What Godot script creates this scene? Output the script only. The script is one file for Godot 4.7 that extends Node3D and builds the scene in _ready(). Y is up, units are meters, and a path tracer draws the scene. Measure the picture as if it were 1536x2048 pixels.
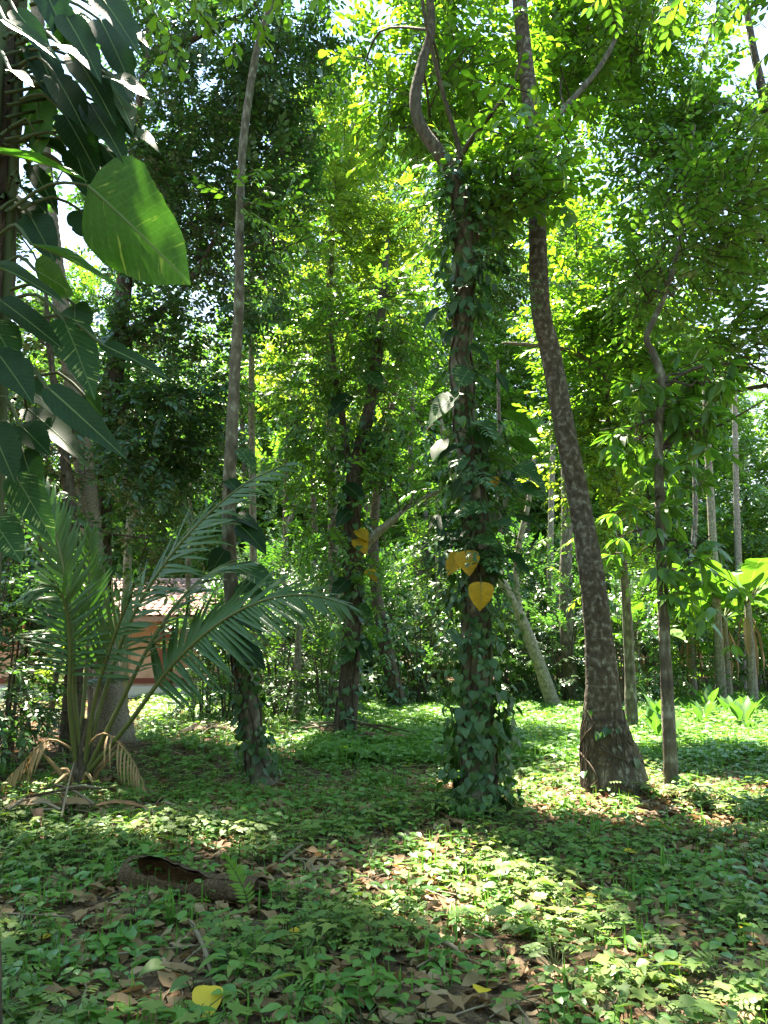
extends Node3D

const FOCAL := 1576.82          # focal length of the lens in photo pixels (1536 x 2048)
const PITCH := 9.2              # degrees the camera looks up
const EYE := 1.6                # eye height in metres
const SUN_HEIGHT := 66.0        # degrees above the horizon
const FULL := 2.2               # how many more twigs than listed a crown carries
const SUN_AROUND := 20.0        # degrees to the left of straight ahead

var rng := RandomNumberGenerator.new()
var relief := FastNoiseLite.new()
var patchy := FastNoiseLite.new()
var to_sun := Vector3.UP
var taken := {}
var M := {}
var sprig := {}
var proto := {}


# ---------- mesh collector ----------
class Shape:
	var v := PackedVector3Array()
	var n := PackedVector3Array()
	var t := PackedVector2Array()
	var ix := PackedInt32Array()

	func vert(p: Vector3, nn: Vector3, uv := Vector2.ZERO) -> int:
		v.append(p)
		n.append(nn)
		t.append(uv)
		return v.size() - 1

	func tri(a: int, b: int, c: int) -> void:
		var g := (v[c] - v[a]).cross(v[b] - v[a])
		if g.dot(n[a] + n[b] + n[c]) < 0.0:
			ix.append(a); ix.append(c); ix.append(b)
		else:
			ix.append(a); ix.append(b); ix.append(c)

	func quad(a: int, b: int, c: int, d: int) -> void:
		tri(a, b, c)
		tri(a, c, d)

	func box(lo: Vector3, hi: Vector3) -> void:
		var c := (lo + hi) / 2.0
		var h := (hi - lo) / 2.0
		for ax in 3:
			for s in [-1.0, 1.0]:
				var nn := Vector3.ZERO
				nn[ax] = s
				var e1 := Vector3.ZERO
				e1[(ax + 1) % 3] = h[(ax + 1) % 3]
				var e2 := Vector3.ZERO
				e2[(ax + 2) % 3] = h[(ax + 2) % 3]
				var o: Vector3 = c + nn * h[ax]
				quad(vert(o - e1 - e2, nn, Vector2(0, 0)), vert(o + e1 - e2, nn, Vector2(1, 0)), vert(o + e1 + e2, nn, Vector2(1, 1)), vert(o - e1 + e2, nn, Vector2(0, 1)))

	func into(m: ArrayMesh, mat: Material) -> void:
		if ix.is_empty():
			return
		var a := []
		a.resize(Mesh.ARRAY_MAX)
		a[Mesh.ARRAY_VERTEX] = v
		a[Mesh.ARRAY_NORMAL] = n
		a[Mesh.ARRAY_TEX_UV] = t
		a[Mesh.ARRAY_INDEX] = ix
		m.add_surface_from_arrays(Mesh.PRIMITIVE_TRIANGLES, a)
		m.surface_set_material(m.get_surface_count() - 1, mat)

	func mesh(mat: Material) -> ArrayMesh:
		var m := ArrayMesh.new()
		into(m, mat)
		return m


# ---------- names, tags, nodes ----------
func numbered(called: String) -> String:
	var k: int = taken.get(called, 0)
	taken[called] = k + 1
	return called if k == 0 else "%s_%03d" % [called, k]


func tag(o: Node3D, label := "", category := "", group := "", kind := "") -> void:
	if label: o.set_meta("label", label)
	if category: o.set_meta("category", category)
	if group: o.set_meta("group", group)
	if kind: o.set_meta("kind", kind)


func thing(called: String, label: String, category: String, where := Vector3.ZERO, group := "") -> Node3D:
	var o := Node3D.new()
	o.name = numbered(called)
	add_child(o)
	o.position = where
	tag(o, label, category, group)
	return o


func part(called: String, m: Mesh, parent: Node3D, x := Transform3D()) -> MeshInstance3D:
	var o := MeshInstance3D.new()
	o.name = called
	o.mesh = m
	o.transform = x
	parent.add_child(o, true)
	return o


func lone(called: String, m: Mesh, label: String, category: String, where := Vector3.ZERO, group := "", kind := "") -> MeshInstance3D:
	var o := MeshInstance3D.new()
	o.name = numbered(called)
	o.mesh = m
	add_child(o)
	o.position = where
	tag(o, label, category, group, kind)
	return o


func many(called: String, m: Mesh, places: Array, parent: Node3D) -> MultiMeshInstance3D:
	var mm := MultiMesh.new()
	mm.transform_format = MultiMesh.TRANSFORM_3D
	mm.mesh = m
	mm.instance_count = places.size()
	for i in places.size():
		mm.set_instance_transform(i, places[i])
	var o := MultiMeshInstance3D.new()
	o.name = called if parent != self else numbered(called)
	o.multimesh = mm
	parent.add_child(o, true)
	o.set_meta("kind", "stuff")
	return o


# ---------- places ----------
func at(px: float, py: float, far: float) -> Vector3:
	var p := deg_to_rad(PITCH)
	var dy := (1024.0 - py) / FOCAL
	var s := far / (cos(p) - dy * sin(p))
	return Vector3((px - 768.0) / FOCAL * s, EYE + (dy * cos(p) + sin(p)) * s, -far)


func land(x: float, z: float) -> float:
	var h := relief.get_noise_2d(x * 5.0, z * 5.0) * 0.05 + relief.get_noise_2d(x * 40.0, z * 40.0) * 0.018
	h += 0.12 * exp(-((x - 2.45) ** 2 + (z + 8.3) ** 2) / 0.5)
	h += 0.10 * exp(-((x - 0.86) ** 2 + (z + 7.5) ** 2) / 0.25)
	h += 0.16 * exp(-((x + 3.6) ** 2 + (z + 11.0) ** 2) / 1.2)
	return h


func ground_at(px: float, py: float) -> Vector3:
	var p := deg_to_rad(PITCH)
	var dy := (1024.0 - py) / FOCAL
	var down := -(dy * cos(p) + sin(p))
	var s := EYE / maxf(down, 0.01)
	var x := (px - 768.0) / FOCAL * s
	var z := -(cos(p) - dy * sin(p)) * s
	return Vector3(x, land(x, z), z)


func wide(px: float, far: float) -> float:
	return px / FOCAL * far * 1.02


func lin(r: float, g: float, b: float) -> Color:
	return Color(r, g, b).linear_to_srgb()


func sph() -> Vector3:
	while true:
		var p := Vector3(rng.randf_range(-1, 1), rng.randf_range(-1, 1), rng.randf_range(-1, 1))
		if p.length_squared() < 1.0 and p.length_squared() > 0.001:
			return p
	return Vector3.ZERO


func facing(d: Vector3, up: Vector3) -> Basis:
	# z runs along d, y close to up
	var z := d.normalized()
	var x := up.cross(z)
	if x.length() < 0.01:
		x = Vector3(1, 0, 0.1).cross(z)
	x = x.normalized()
	return Basis(x, z.cross(x).normalized(), z)


# Where the crowns above leave gaps, the sun reaches the ground. 0 shut, 1 open.
var gaps := []

func gap(x: float, z: float) -> float:
	var best := 0.92 * smoothstep(0.37, 0.47, patchy.get_noise_2d(x * 75.0 + 31.0, z * 75.0 - 17.0))   # small chance openings everywhere
	for g in gaps:
		var a: Vector2 = g[0]
		var b: Vector2 = g[1]
		var p := Vector2(x, z)
		var ab := b - a
		var k := clampf((p - a).dot(ab) / maxf(ab.length_squared(), 0.0001), 0.0, 1.0)
		var d := (p - a - ab * k).length() / float(g[2])
		d += patchy.get_noise_2d(x * 60.0, z * 60.0) * 0.55
		best = maxf(best, float(g[3]) * clampf((1.25 - d) / 0.4, 0.0, 1.0))
	return best


func shuts_gap(p: Vector3) -> bool:
	var k := p.y / to_sun.y
	return rng.randf() < gap(p.x - to_sun.x * k, p.z - to_sun.z * k)


# ---------- shapes ----------
func smooth_path(pts: Array, rad: Array, step: float) -> Array:
	var c: Array = []
	var r: Array = []
	for i in pts.size() - 1:
		var a: Vector3 = pts[maxi(i - 1, 0)]
		var b: Vector3 = pts[i]
		var d: Vector3 = pts[i + 1]
		var e: Vector3 = pts[mini(i + 2, pts.size() - 1)]
		var k := maxi(1, int(ceil(b.distance_to(d) / step)))
		for j in k:
			var u := float(j) / k
			c.append(b.cubic_interpolate(d, a, e, u))
			r.append(lerpf(rad[i], rad[i + 1], smoothstep(0.0, 1.0, u)))
	c.append(pts[-1])
	r.append(rad[-1])
	return [c, r]


func tube(s: Shape, pts: Array, rad: Array, sides := 10, step := 0.25, rough := 0.0, ring := 0.0) -> void:
	# ring > 0: leaf scars every so many metres, each a small flared step
	var got := smooth_path(pts, rad, step)
	var c: Array = got[0]
	var r: Array = got[1]
	var run := 0.0
	var last := -1
	var n := c.size()
	var off := rng.randf() * 100.0
	for i in n:
		var tan: Vector3 = (c[mini(i + 1, n - 1)] - c[maxi(i - 1, 0)]).normalized()
		var side := tan.cross(Vector3(0.13, 0.05, 1.0)).normalized()
		if side.length() < 0.1:
			side = tan.cross(Vector3.UP).normalized()
		var fore := side.cross(tan).normalized()
		if i > 0:
			run += c[i].distance_to(c[i - 1])
		var first := s.v.size()
		for k in sides + 1:
			var a := TAU * k / sides
			var q := a if k < sides else 0.0
			var o := side * cos(q) + fore * sin(q)
			var rr: float = r[i]
			if rough > 0.0:
				rr *= 1.0 + rough * (relief.get_noise_3d(cos(q) * 30.0 + off, run * 22.0, sin(q) * 30.0) + 0.6 * relief.get_noise_3d(cos(q) * 110.0, run * 50.0 + off, sin(q) * 110.0))
			if ring > 0.0:
				var w := run + 0.012 * sin(q * 2.0 + floor(run / ring) * 1.7)
				var f := fposmod(w / ring, 1.0)
				rr *= 1.0 + (0.12 if ring > 0.14 else 0.035) * (1.0 - f) - 0.02
			s.vert(c[i] + o * rr, o, Vector2(float(k) / sides, run))
		if last >= 0:
			for k in sides:
				s.quad(last + k, first + k, first + k + 1, last + k + 1)
		last = first
	var tip := s.vert(c[-1], (c[-1] - c[-2]).normalized(), Vector2(0.5, run))
	for k in sides:
		s.tri(last + k, last + k + 1, tip)


const OVAL := [[0.0, 0.0], [0.2, 0.72], [0.5, 1.0], [0.8, 0.6], [1.0, 0.0]]
const OVAL_FAR := [[0.0, 0.0], [0.45, 1.0], [1.0, 0.0]]
const LANCE := [[0.0, 0.0], [0.15, 0.55], [0.4, 1.0], [0.7, 0.68], [1.0, 0.0]]
const OBOVATE := [[0.0, 0.06], [0.3, 0.55], [0.65, 1.0], [0.87, 0.72], [1.0, 0.0]]
const HEART := [[0.0, 0.35], [0.05, 0.72], [0.13, 0.92], [0.27, 1.0], [0.45, 0.93], [0.63, 0.72], [0.8, 0.43], [0.92, 0.16], [1.0, 0.0]]
const BLADE := [[0.0, 0.12], [0.04, 0.5], [0.12, 0.82], [0.3, 1.0], [0.5, 0.98], [0.7, 0.86], [0.86, 0.6], [0.95, 0.33], [1.0, 0.0]]
const STRAP := [[0.0, 0.6], [0.25, 1.0], [0.6, 0.85], [1.0, 0.0]]


func leaf(s: Shape, o: Vector3, d: Vector3, up: Vector3, long: float, width: float, outline: Array, fold := 0.2, droop := 0.15, wave := 0.0) -> void:
	var dd := d.normalized()
	var side := dd.cross(up).normalized()
	if side.length() < 0.5:
		side = dd.cross(Vector3(0.3, 0.2, 1)).normalized()
	var nrm := side.cross(dd).normalized()
	var last := []
	var ph := rng.randf() * TAU
	for q in outline:
		var t: float = q[0]
		var w: float = q[1] * width * 0.5
		var c := o + dd * (long * t * (1.0 - 0.25 * droop * t)) - nrm * (droop * t * t * long)
		var mn := (nrm + dd * (2.0 * droop * t)).normalized()
		var mid := s.vert(c, mn, Vector2(0.5, t))
		var now := [mid]
		if w > 0.0001:
			var f1 := fold + wave * sin(ph + t * 9.0)
			var f2 := fold + wave * sin(ph * 1.7 + t * 8.0 + 1.3)
			var l := s.vert(c - side * w + nrm * (f1 * w), (mn + side * f1).normalized(), Vector2(0.5 - 0.5 * q[1], t))
			var r := s.vert(c + side * w + nrm * (f2 * w), (mn - side * f2).normalized(), Vector2(0.5 + 0.5 * q[1], t))
			now = [mid, l, r]
		if not last.is_empty():
			if last.size() == 3 and now.size() == 3:
				s.quad(last[0], last[1], now[1], now[0])
				s.quad(last[0], now[0], now[2], last[2])
			elif now.size() == 3:
				s.tri(last[0], now[1], now[0])
				s.tri(last[0], now[0], now[2])
			elif last.size() == 3:
				s.tri(last[0], last[1], now[0])
				s.tri(last[0], now[0], last[2])
		last = now


# A lobed leaf lying around its petiole: outline points in (across, along), fanned from the petiole.
const ARROW := [[0.0, -0.06], [-0.22, -0.30], [-0.40, -0.28], [-0.44, -0.05], [-0.33, 0.14], [-0.36, 0.34], [-0.24, 0.52], [-0.12, 0.66], [0.0, 1.0], [0.12, 0.66], [0.24, 0.52], [0.36, 0.34], [0.33, 0.14], [0.44, -0.05], [0.40, -0.28], [0.22, -0.30]]
const LOBED := [[0.0, -0.05], [-0.25, -0.22], [-0.55, -0.12], [-0.38, 0.10], [-0.62, 0.42], [-0.26, 0.40], [-0.14, 0.62], [0.0, 1.0], [0.14, 0.62], [0.26, 0.40], [0.62, 0.42], [0.38, 0.10], [0.55, -0.12], [0.25, -0.22]]
const CORDATE := [[0.0, -0.04], [-0.18, -0.20], [-0.38, -0.16], [-0.50, 0.06], [-0.48, 0.30], [-0.34, 0.56], [-0.14, 0.82], [0.0, 1.0], [0.14, 0.82], [0.34, 0.56], [0.48, 0.30], [0.50, 0.06], [0.38, -0.16], [0.18, -0.20]]


func fan_leaf(s: Shape, o: Vector3, d: Vector3, up: Vector3, size: float, outline: Array, cup := 0.15, droop := 0.2) -> void:
	var dd := d.normalized()
	var side := dd.cross(up).normalized()
	var nrm := side.cross(dd).normalized()
	var c := s.vert(o + dd * (0.08 * size), nrm, Vector2(0.5, 0.3))
	var first := s.v.size()
	for q in outline:
		var x: float = q[0]
		var y: float = q[1]
		var z: float = cup * absf(x) - droop * maxf(y, 0.0) ** 2 - 0.12 * maxf(-y, 0.0)
		s.vert(o + (side * x + dd * y + nrm * z) * size, (nrm - side * (cup * signf(x)) + dd * (2.0 * droop * maxf(y, 0.0))).normalized(), Vector2(0.5 + x * 0.8, 0.25 + 0.75 * y))
	for k in outline.size():
		s.tri(c, first + k, first + (k + 1) % outline.size())


# ---------- materials ----------
func noise_tex(freq: float, ramp: Array, kind := FastNoiseLite.TYPE_SIMPLEX_SMOOTH, size := 512, sd := 1, octaves := 5, stretch := false) -> NoiseTexture2D:
	var f := FastNoiseLite.new()
	f.seed = sd
	f.noise_type = kind
	f.frequency = freq
	f.fractal_octaves = octaves
	if stretch:
		f.domain_warp_enabled = true
		f.domain_warp_amplitude = 45.0
		f.domain_warp_frequency = 0.012
	var t := NoiseTexture2D.new()
	t.width = size
	t.height = size
	t.seamless = true
	t.noise = f
	if not ramp.is_empty():
		var g := Gradient.new()
		var off := PackedFloat32Array()
		var col := PackedColorArray()
		for q in ramp:
			off.append(q[0])
			col.append(q[1])
		g.offsets = off
		g.colors = col
		t.color_ramp = g
	return t


func leaf_mat(albedo: Color, through: Color, rough := 0.42, spec := 0.45) -> StandardMaterial3D:
	var m := StandardMaterial3D.new()
	m.albedo_color = albedo.linear_to_srgb()
	m.roughness = rough
	m.metallic_specular = spec
	m.cull_mode = BaseMaterial3D.CULL_DISABLED
	if through.g + through.r > 0.0:
		m.backlight_enabled = true
		m.backlight = through.linear_to_srgb()
	return m


func bark(ramp: Array, freq: float, scale: Vector3, relief_cm: float, sd: int, rough := 0.9, side := 512) -> StandardMaterial3D:
	var m := StandardMaterial3D.new()
	m.albedo_texture = noise_tex(freq, ramp, FastNoiseLite.TYPE_SIMPLEX_SMOOTH, side, sd, 5, true)
	m.heightmap_enabled = true
	m.heightmap_texture = noise_tex(freq * 1.6, [], FastNoiseLite.TYPE_SIMPLEX_SMOOTH, side, sd + 7, 5, true)
	m.heightmap_scale = relief_cm
	m.uv1_triplanar = true
	m.uv1_scale = scale
	m.roughness = rough
	m.metallic_specular = 0.3
	return m


func plain(c: Color, rough := 0.8) -> StandardMaterial3D:
	var m := StandardMaterial3D.new()
	m.albedo_color = c.linear_to_srgb()
	m.roughness = rough
	m.metallic_specular = 0.3
	return m


func vein_image(base: Color, rib: Color, streak: Color, amount: float, sd: int, spots := Color(0, 0, 0, 0)) -> ImageTexture:
	# a leaf blade: midrib, side veins, and the pale streaks of a variegated leaf
	var w := 192
	var h := 320
	var im := Image.create(w, h, false, Image.FORMAT_RGB8)
	var nz := FastNoiseLite.new()
	nz.seed = sd
	nz.frequency = 0.02
	var fine := FastNoiseLite.new()
	fine.seed = sd + 3
	fine.frequency = 0.15
	for y in h:
		for x in w:
			var u := (x + 0.5) / w
			var t := (y + 0.5) / h
			var a := absf(u - 0.5) * 2.0
			var c := base * (0.92 + 0.22 * fine.get_noise_2d(x, y * 0.4) + 0.25 * nz.get_noise_2d(x * 0.6, y * 0.6))
			var along := t - a * 0.24
			var vein := absf(fposmod(along * 13.0 + 0.15 * nz.get_noise_2d(x, y), 1.0) - 0.5) * 2.0
			if vein > 0.9:
				c = c.lerp(rib, 0.35)
			var st := nz.get_noise_2d((u - 0.5) * 60.0 + 300.0 * signf(u - 0.5), along * 900.0)
			var big := nz.get_noise_2d(x * 0.8 + 500.0, y * 0.5)
			if amount > 0.0 and st + 0.5 * big > 0.52 - 0.4 * amount:
				c = c.lerp(streak, clampf((st + 0.5 * big - 0.52 + 0.4 * amount) * 6.0, 0.0, 1.0))
			if spots.a > 0.0 and fine.get_noise_2d(x * 0.7 + 40.0, y * 0.7) + nz.get_noise_2d(x, y) * 0.5 > 0.33:
				c = c.lerp(spots, 0.7)
			if spots.a > 0.0 and a + 0.25 * nz.get_noise_2d(x * 2.0, y * 2.0) + maxf(t - 0.8, 0.0) > 0.93:
				c = c.lerp(spots, 0.75)
			if a < 0.035:
				c = c.lerp(rib, 0.8)
			c.a = 1.0
			im.set_pixel(x, y, c.linear_to_srgb())
	return ImageTexture.create_from_image(im)


func blade_mat(tex: Texture2D, through: Color, rough := 0.42) -> StandardMaterial3D:
	var m := StandardMaterial3D.new()
	m.albedo_texture = tex
	m.roughness = rough
	m.metallic_specular = 0.36
	m.cull_mode = BaseMaterial3D.CULL_DISABLED
	m.backlight_enabled = true
	m.backlight = through.linear_to_srgb()
	return m


func make_materials() -> void:
	# foliage: three greens to a kind of tree
	M.broad = [leaf_mat(Color(0.052, 0.115, 0.018), Color(0.190, 0.400, 0.012)), leaf_mat(Color(0.042, 0.097, 0.020), Color(0.140, 0.330, 0.012)), leaf_mat(Color(0.068, 0.130, 0.020), Color(0.250, 0.450, 0.014))]
	M.dark = [leaf_mat(Color(0.030, 0.070, 0.024), Color(0.045, 0.130, 0.012), 0.34, 0.5), leaf_mat(Color(0.024, 0.058, 0.022), Color(0.036, 0.105, 0.012), 0.32, 0.5), leaf_mat(Color(0.040, 0.085, 0.025), Color(0.070, 0.170, 0.014), 0.36, 0.5)]
	M.mid = [leaf_mat(Color(0.046, 0.100, 0.020), Color(0.125, 0.300, 0.014)), leaf_mat(Color(0.036, 0.084, 0.020), Color(0.090, 0.240, 0.012)), leaf_mat(Color(0.060, 0.118, 0.022), Color(0.170, 0.350, 0.016))]
	M.lime = [leaf_mat(Color(0.080, 0.140, 0.018), Color(0.250, 0.420, 0.020)), leaf_mat(Color(0.060, 0.120, 0.018), Color(0.180, 0.340, 0.018)), leaf_mat(Color(0.100, 0.150, 0.020), Color(0.300, 0.440, 0.020))]
	M.herb = [leaf_mat(Color(0.080, 0.128, 0.026), Color(0.115, 0.215, 0.016), 0.55, 0.36), leaf_mat(Color(0.058, 0.102, 0.024), Color(0.080, 0.170, 0.014), 0.55, 0.36), leaf_mat(Color(0.112, 0.150, 0.034), Color(0.170, 0.250, 0.018), 0.55, 0.36)]
	M.ivy = [leaf_mat(Color(0.028, 0.070, 0.022), Color(0.040, 0.120, 0.012), 0.4, 0.42), leaf_mat(Color(0.040, 0.086, 0.026), Color(0.055, 0.140, 0.014), 0.42, 0.42), leaf_mat(Color(0.022, 0.056, 0.018), Color(0.034, 0.100, 0.010), 0.4, 0.42)]
	M.litter = [leaf_mat(Color(0.155, 0.085, 0.045), Color(0.10, 0.05, 0.02), 0.7, 0.3), leaf_mat(Color(0.205, 0.128, 0.072), Color(0.12, 0.07, 0.03), 0.7, 0.3), leaf_mat(Color(0.120, 0.066, 0.038), Color(0.05, 0.02, 0.01), 0.75, 0.3), leaf_mat(Color(0.255, 0.175, 0.110), Color(0.12, 0.08, 0.04), 0.7, 0.3)]
	M.yellow = leaf_mat(Color(0.52, 0.36, 0.025), Color(0.34, 0.22, 0.02), 0.5, 0.4)
	M.grass = [leaf_mat(Color(0.060, 0.140, 0.028), Color(0.110, 0.260, 0.020)), leaf_mat(Color(0.080, 0.160, 0.030), Color(0.150, 0.300, 0.024)), leaf_mat(Color(0.048, 0.120, 0.026), Color(0.090, 0.220, 0.018))]
	M.palm = leaf_mat(Color(0.036, 0.070, 0.022), Color(0.050, 0.140, 0.010), 0.42, 0.42)
	M.palm_dry = leaf_mat(Color(0.26, 0.17, 0.09), Color(0.06, 0.04, 0.02), 0.7, 0.3)
	M.palm_stem = leaf_mat(Color(0.085, 0.100, 0.030), Color(0, 0, 0), 0.45, 0.45)
	M.stem = plain(Color(0.055, 0.075, 0.030), 0.6)
	M.rib = plain(Color(0.095, 0.150, 0.050), 0.5)
	M.twig = plain(Color(0.060, 0.045, 0.032), 0.85)
	M.dead_twig = plain(Color(0.20, 0.155, 0.115), 0.85)
	# big climbing leaves
	M.pothos = blade_mat(vein_image(Color(0.034, 0.090, 0.026), Color(0.12, 0.22, 0.08), Color(0.34, 0.40, 0.16), 0.35, 11), Color(0.75, 1.0, 0.35))
	M.pothos_plain = blade_mat(vein_image(Color(0.018, 0.050, 0.013), Color(0.06, 0.12, 0.04), Color(0.20, 0.30, 0.10), 0.0, 17), Color(0.75, 1.0, 0.35))
	M.pothos_pale = blade_mat(vein_image(Color(0.060, 0.150, 0.026), Color(0.12, 0.22, 0.07), Color(0.30, 0.36, 0.10), 0.22, 23), Color(0.8, 1.0, 0.3))
	M.pothos_yellow = blade_mat(vein_image(Color(0.55, 0.36, 0.030), Color(0.48, 0.30, 0.05), Color(0.60, 0.42, 0.05), 0.2, 29, Color(0.26, 0.15, 0.03, 1.0)), Color(1.0, 0.8, 0.2), 0.5)
	M.banana = blade_mat(vein_image(Color(0.110, 0.220, 0.040), Color(0.24, 0.34, 0.12), Color(0.2, 0.3, 0.1), 0.0, 31), Color(0.8, 1.0, 0.25), 0.4)
	M.taro = blade_mat(vein_image(Color(0.095, 0.200, 0.050), Color(0.20, 0.32, 0.12), Color(0.2, 0.3, 0.1), 0.0, 37), Color(0.8, 1.0, 0.3), 0.4)
	# bark
	M.bark_grey = bark([[0.0, lin(0.045, 0.037, 0.030)], [0.42, lin(0.100, 0.086, 0.068)], [0.62, lin(0.135, 0.120, 0.092)], [0.70, lin(0.22, 0.21, 0.175)], [1.0, lin(0.30, 0.29, 0.25)]], 0.012, Vector3(0.8, 0.35, 0.8), 1.6, 3, 0.9, 1024)
	M.bark_dark = bark([[0.0, lin(0.030, 0.024, 0.019)], [0.5, lin(0.075, 0.058, 0.044)], [0.75, lin(0.110, 0.090, 0.068)], [1.0, lin(0.16, 0.15, 0.12)]], 0.02, Vector3(2.0, 0.7, 2.0), 2.0, 5)
	M.bark_pale = bark([[0.0, lin(0.07, 0.06, 0.045)], [0.45, lin(0.16, 0.145, 0.11)], [0.7, lin(0.24, 0.22, 0.175)], [1.0, lin(0.34, 0.32, 0.28)]], 0.02, Vector3(1.6, 0.9, 1.6), 1.0, 9)
	M.coconut = bark([[0.0, lin(0.036, 0.027, 0.021)], [0.45, lin(0.082, 0.064, 0.049)], [0.62, lin(0.112, 0.092, 0.071)], [0.67, lin(0.20, 0.185, 0.155)], [1.0, lin(0.36, 0.35, 0.31)]], 0.014, Vector3(0.95, 0.6, 0.95), 2.4, 13, 0.9, 1024)
	M.coconut_ringed = bark([[0.0, lin(0.10, 0.078, 0.060)], [0.5, lin(0.21, 0.175, 0.145)], [0.65, lin(0.30, 0.27, 0.23)], [1.0, lin(0.42, 0.39, 0.34)]], 0.03, Vector3(2.0, 2.0, 2.0), 1.4, 15)
	M.rotten = bark([[0.0, lin(0.035, 0.020, 0.014)], [0.45, lin(0.085, 0.050, 0.032)], [0.7, lin(0.140, 0.088, 0.056)], [1.0, lin(0.26, 0.19, 0.13)]], 0.03, Vector3(2.5, 2.5, 2.5), 2.5, 19)
	# earth
	var soil := StandardMaterial3D.new()
	soil.albedo_texture = noise_tex(0.02, [[0.0, lin(0.040, 0.026, 0.018)], [0.45, lin(0.090, 0.058, 0.038)], [0.65, lin(0.135, 0.090, 0.060)], [1.0, lin(0.21, 0.15, 0.105)]], FastNoiseLite.TYPE_SIMPLEX_SMOOTH, 1024, 21)
	soil.heightmap_enabled = true
	soil.heightmap_texture = noise_tex(0.05, [], FastNoiseLite.TYPE_SIMPLEX_SMOOTH, 1024, 22)
	soil.heightmap_scale = 3.0
	soil.uv1_triplanar = true
	soil.uv1_world_triplanar = true
	soil.uv1_scale = Vector3(0.6, 0.6, 0.6)
	soil.roughness = 0.95
	soil.metallic_specular = 0.2
	M.soil = soil


# ---------- sprigs: a twig with its leaves, in the greens of its kind ----------
func make_sprig(mats: Array, count: int, long: float, leaf_long: float, leaf_wide: float, outline: Array, spread: float, droop: float, ends := 2) -> ArrayMesh:
	var s := [Shape.new(), Shape.new(), Shape.new()]
	var tw := Shape.new()
	var bend := rng.randf_range(-0.15, 0.15)
	var p := func(t: float) -> Vector3: return Vector3(bend * t * t * long, -0.12 * t * t * long, t * long)
	tube(tw, [p.call(0.0), p.call(0.5), p.call(1.0)], [0.006, 0.0045, 0.002], 4, 0.5)
	for i in count:
		var t := 0.18 + 0.82 * (i + 0.5) / count
		var sd := 1.0 if i % 2 == 0 else -1.0
		var a := deg_to_rad(spread + rng.randf_range(-18, 18))
		if i >= count - ends:
			a *= 0.45
		var d: Vector3 = Vector3(sin(a) * sd, rng.randf_range(-0.35, 0.25) - droop, cos(a))
		var up := Vector3(rng.randf_range(-0.5, 0.5), 1.0, rng.randf_range(-0.45, 0.45))
		var k := rng.randf_range(0.72, 1.15)
		leaf(s[rng.randi() % 3], p.call(t) + d.normalized() * 0.01, d, up, leaf_long * k, leaf_wide * k, outline, rng.randf_range(0.08, 0.35), rng.randf_range(0.05, 0.3))
	var m := ArrayMesh.new()
	for i in 3:
		s[i].into(m, mats[i])
	tw.into(m, M.twig)
	return m


func whorl(mats: Array, count: int, leaf_long: float, leaf_wide: float, outline: Array, droop: float) -> ArrayMesh:
	var s := [Shape.new(), Shape.new(), Shape.new()]
	var tw := Shape.new()
	tube(tw, [Vector3(0, 0, -0.25), Vector3(0, 0.01, -0.1), Vector3.ZERO], [0.006, 0.005, 0.004], 4, 0.5)
	for i in count:
		var a := TAU * i / count * 1.618 * 2.0 + rng.randf_range(-0.2, 0.2)
		var d := Vector3(cos(a), sin(a) * 0.5 - droop, sin(a) * 0.55 + 0.55)
		leaf(s[rng.randi() % 3], d.normalized() * 0.015 + Vector3(0, 0, -0.05 * i / count), d, Vector3(rng.randf_range(-0.3, 0.3), 1.0, rng.randf_range(-0.3, 0.3)), leaf_long * rng.randf_range(0.75, 1.15), leaf_wide, outline, rng.randf_range(0.1, 0.3), rng.randf_range(0.1, 0.35))
	var m := ArrayMesh.new()
	for i in 3:
		s[i].into(m, mats[i])
	tw.into(m, M.twig)
	return m


func make_sprigs() -> void:
	for k in 3:
		sprig["broad%d" % k] = make_sprig(M.broad, 10, 0.50, 0.150, 0.068, OBOVATE, 52, 0.12)
		sprig["lime%d" % k] = make_sprig(M.lime, 11, 0.45, 0.120, 0.058, OVAL, 55, 0.15)
		sprig["dark%d" % k] = make_sprig(M.dark, 11, 0.48, 0.115, 0.062, OVAL, 58, 0.18)
		sprig["mid%d" % k] = make_sprig(M.mid, 11, 0.48, 0.120, 0.056, OVAL, 55, 0.15)
		sprig["far%d" % k] = make_sprig(M.mid, 12, 0.80, 0.210, 0.105, OVAL_FAR, 58, 0.15)
		sprig["far_lime%d" % k] = make_sprig(M.broad, 12, 0.80, 0.210, 0.105, OVAL_FAR, 58, 0.15)
		sprig["under%d" % k] = make_sprig([M.dark[0], M.mid[1], M.dark[1]], 12, 0.5, 0.135, 0.058, LANCE, 54, 0.1)
		sprig["whorl%d" % k] = whorl(M.mid, 8, 0.24, 0.075, LANCE, 0.35)
		sprig["shrub%d" % k] = make_sprig(M.dark, 12, 0.42, 0.105, 0.045, LANCE, 50, 0.05)
		sprig["ferny%d" % k] = make_sprig(M.mid, 18, 0.62, 0.105, 0.030, LANCE, 68, 0.1)


# ---------- trees ----------
func local(pts: Array, base: Vector3) -> Array:
	var out := []
	for p in pts:
		out.append(p - base)
	return out


# path: [px, py, width in photo pixels, distance]; returns [points, radii]
func traced(path: Array) -> Array:
	var pts := []
	var rad := []
	for q in path:
		pts.append(at(q[0], q[1], q[3]))
		rad.append(wide(q[2], q[3]) * 0.5)
	return [pts, rad]


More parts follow.
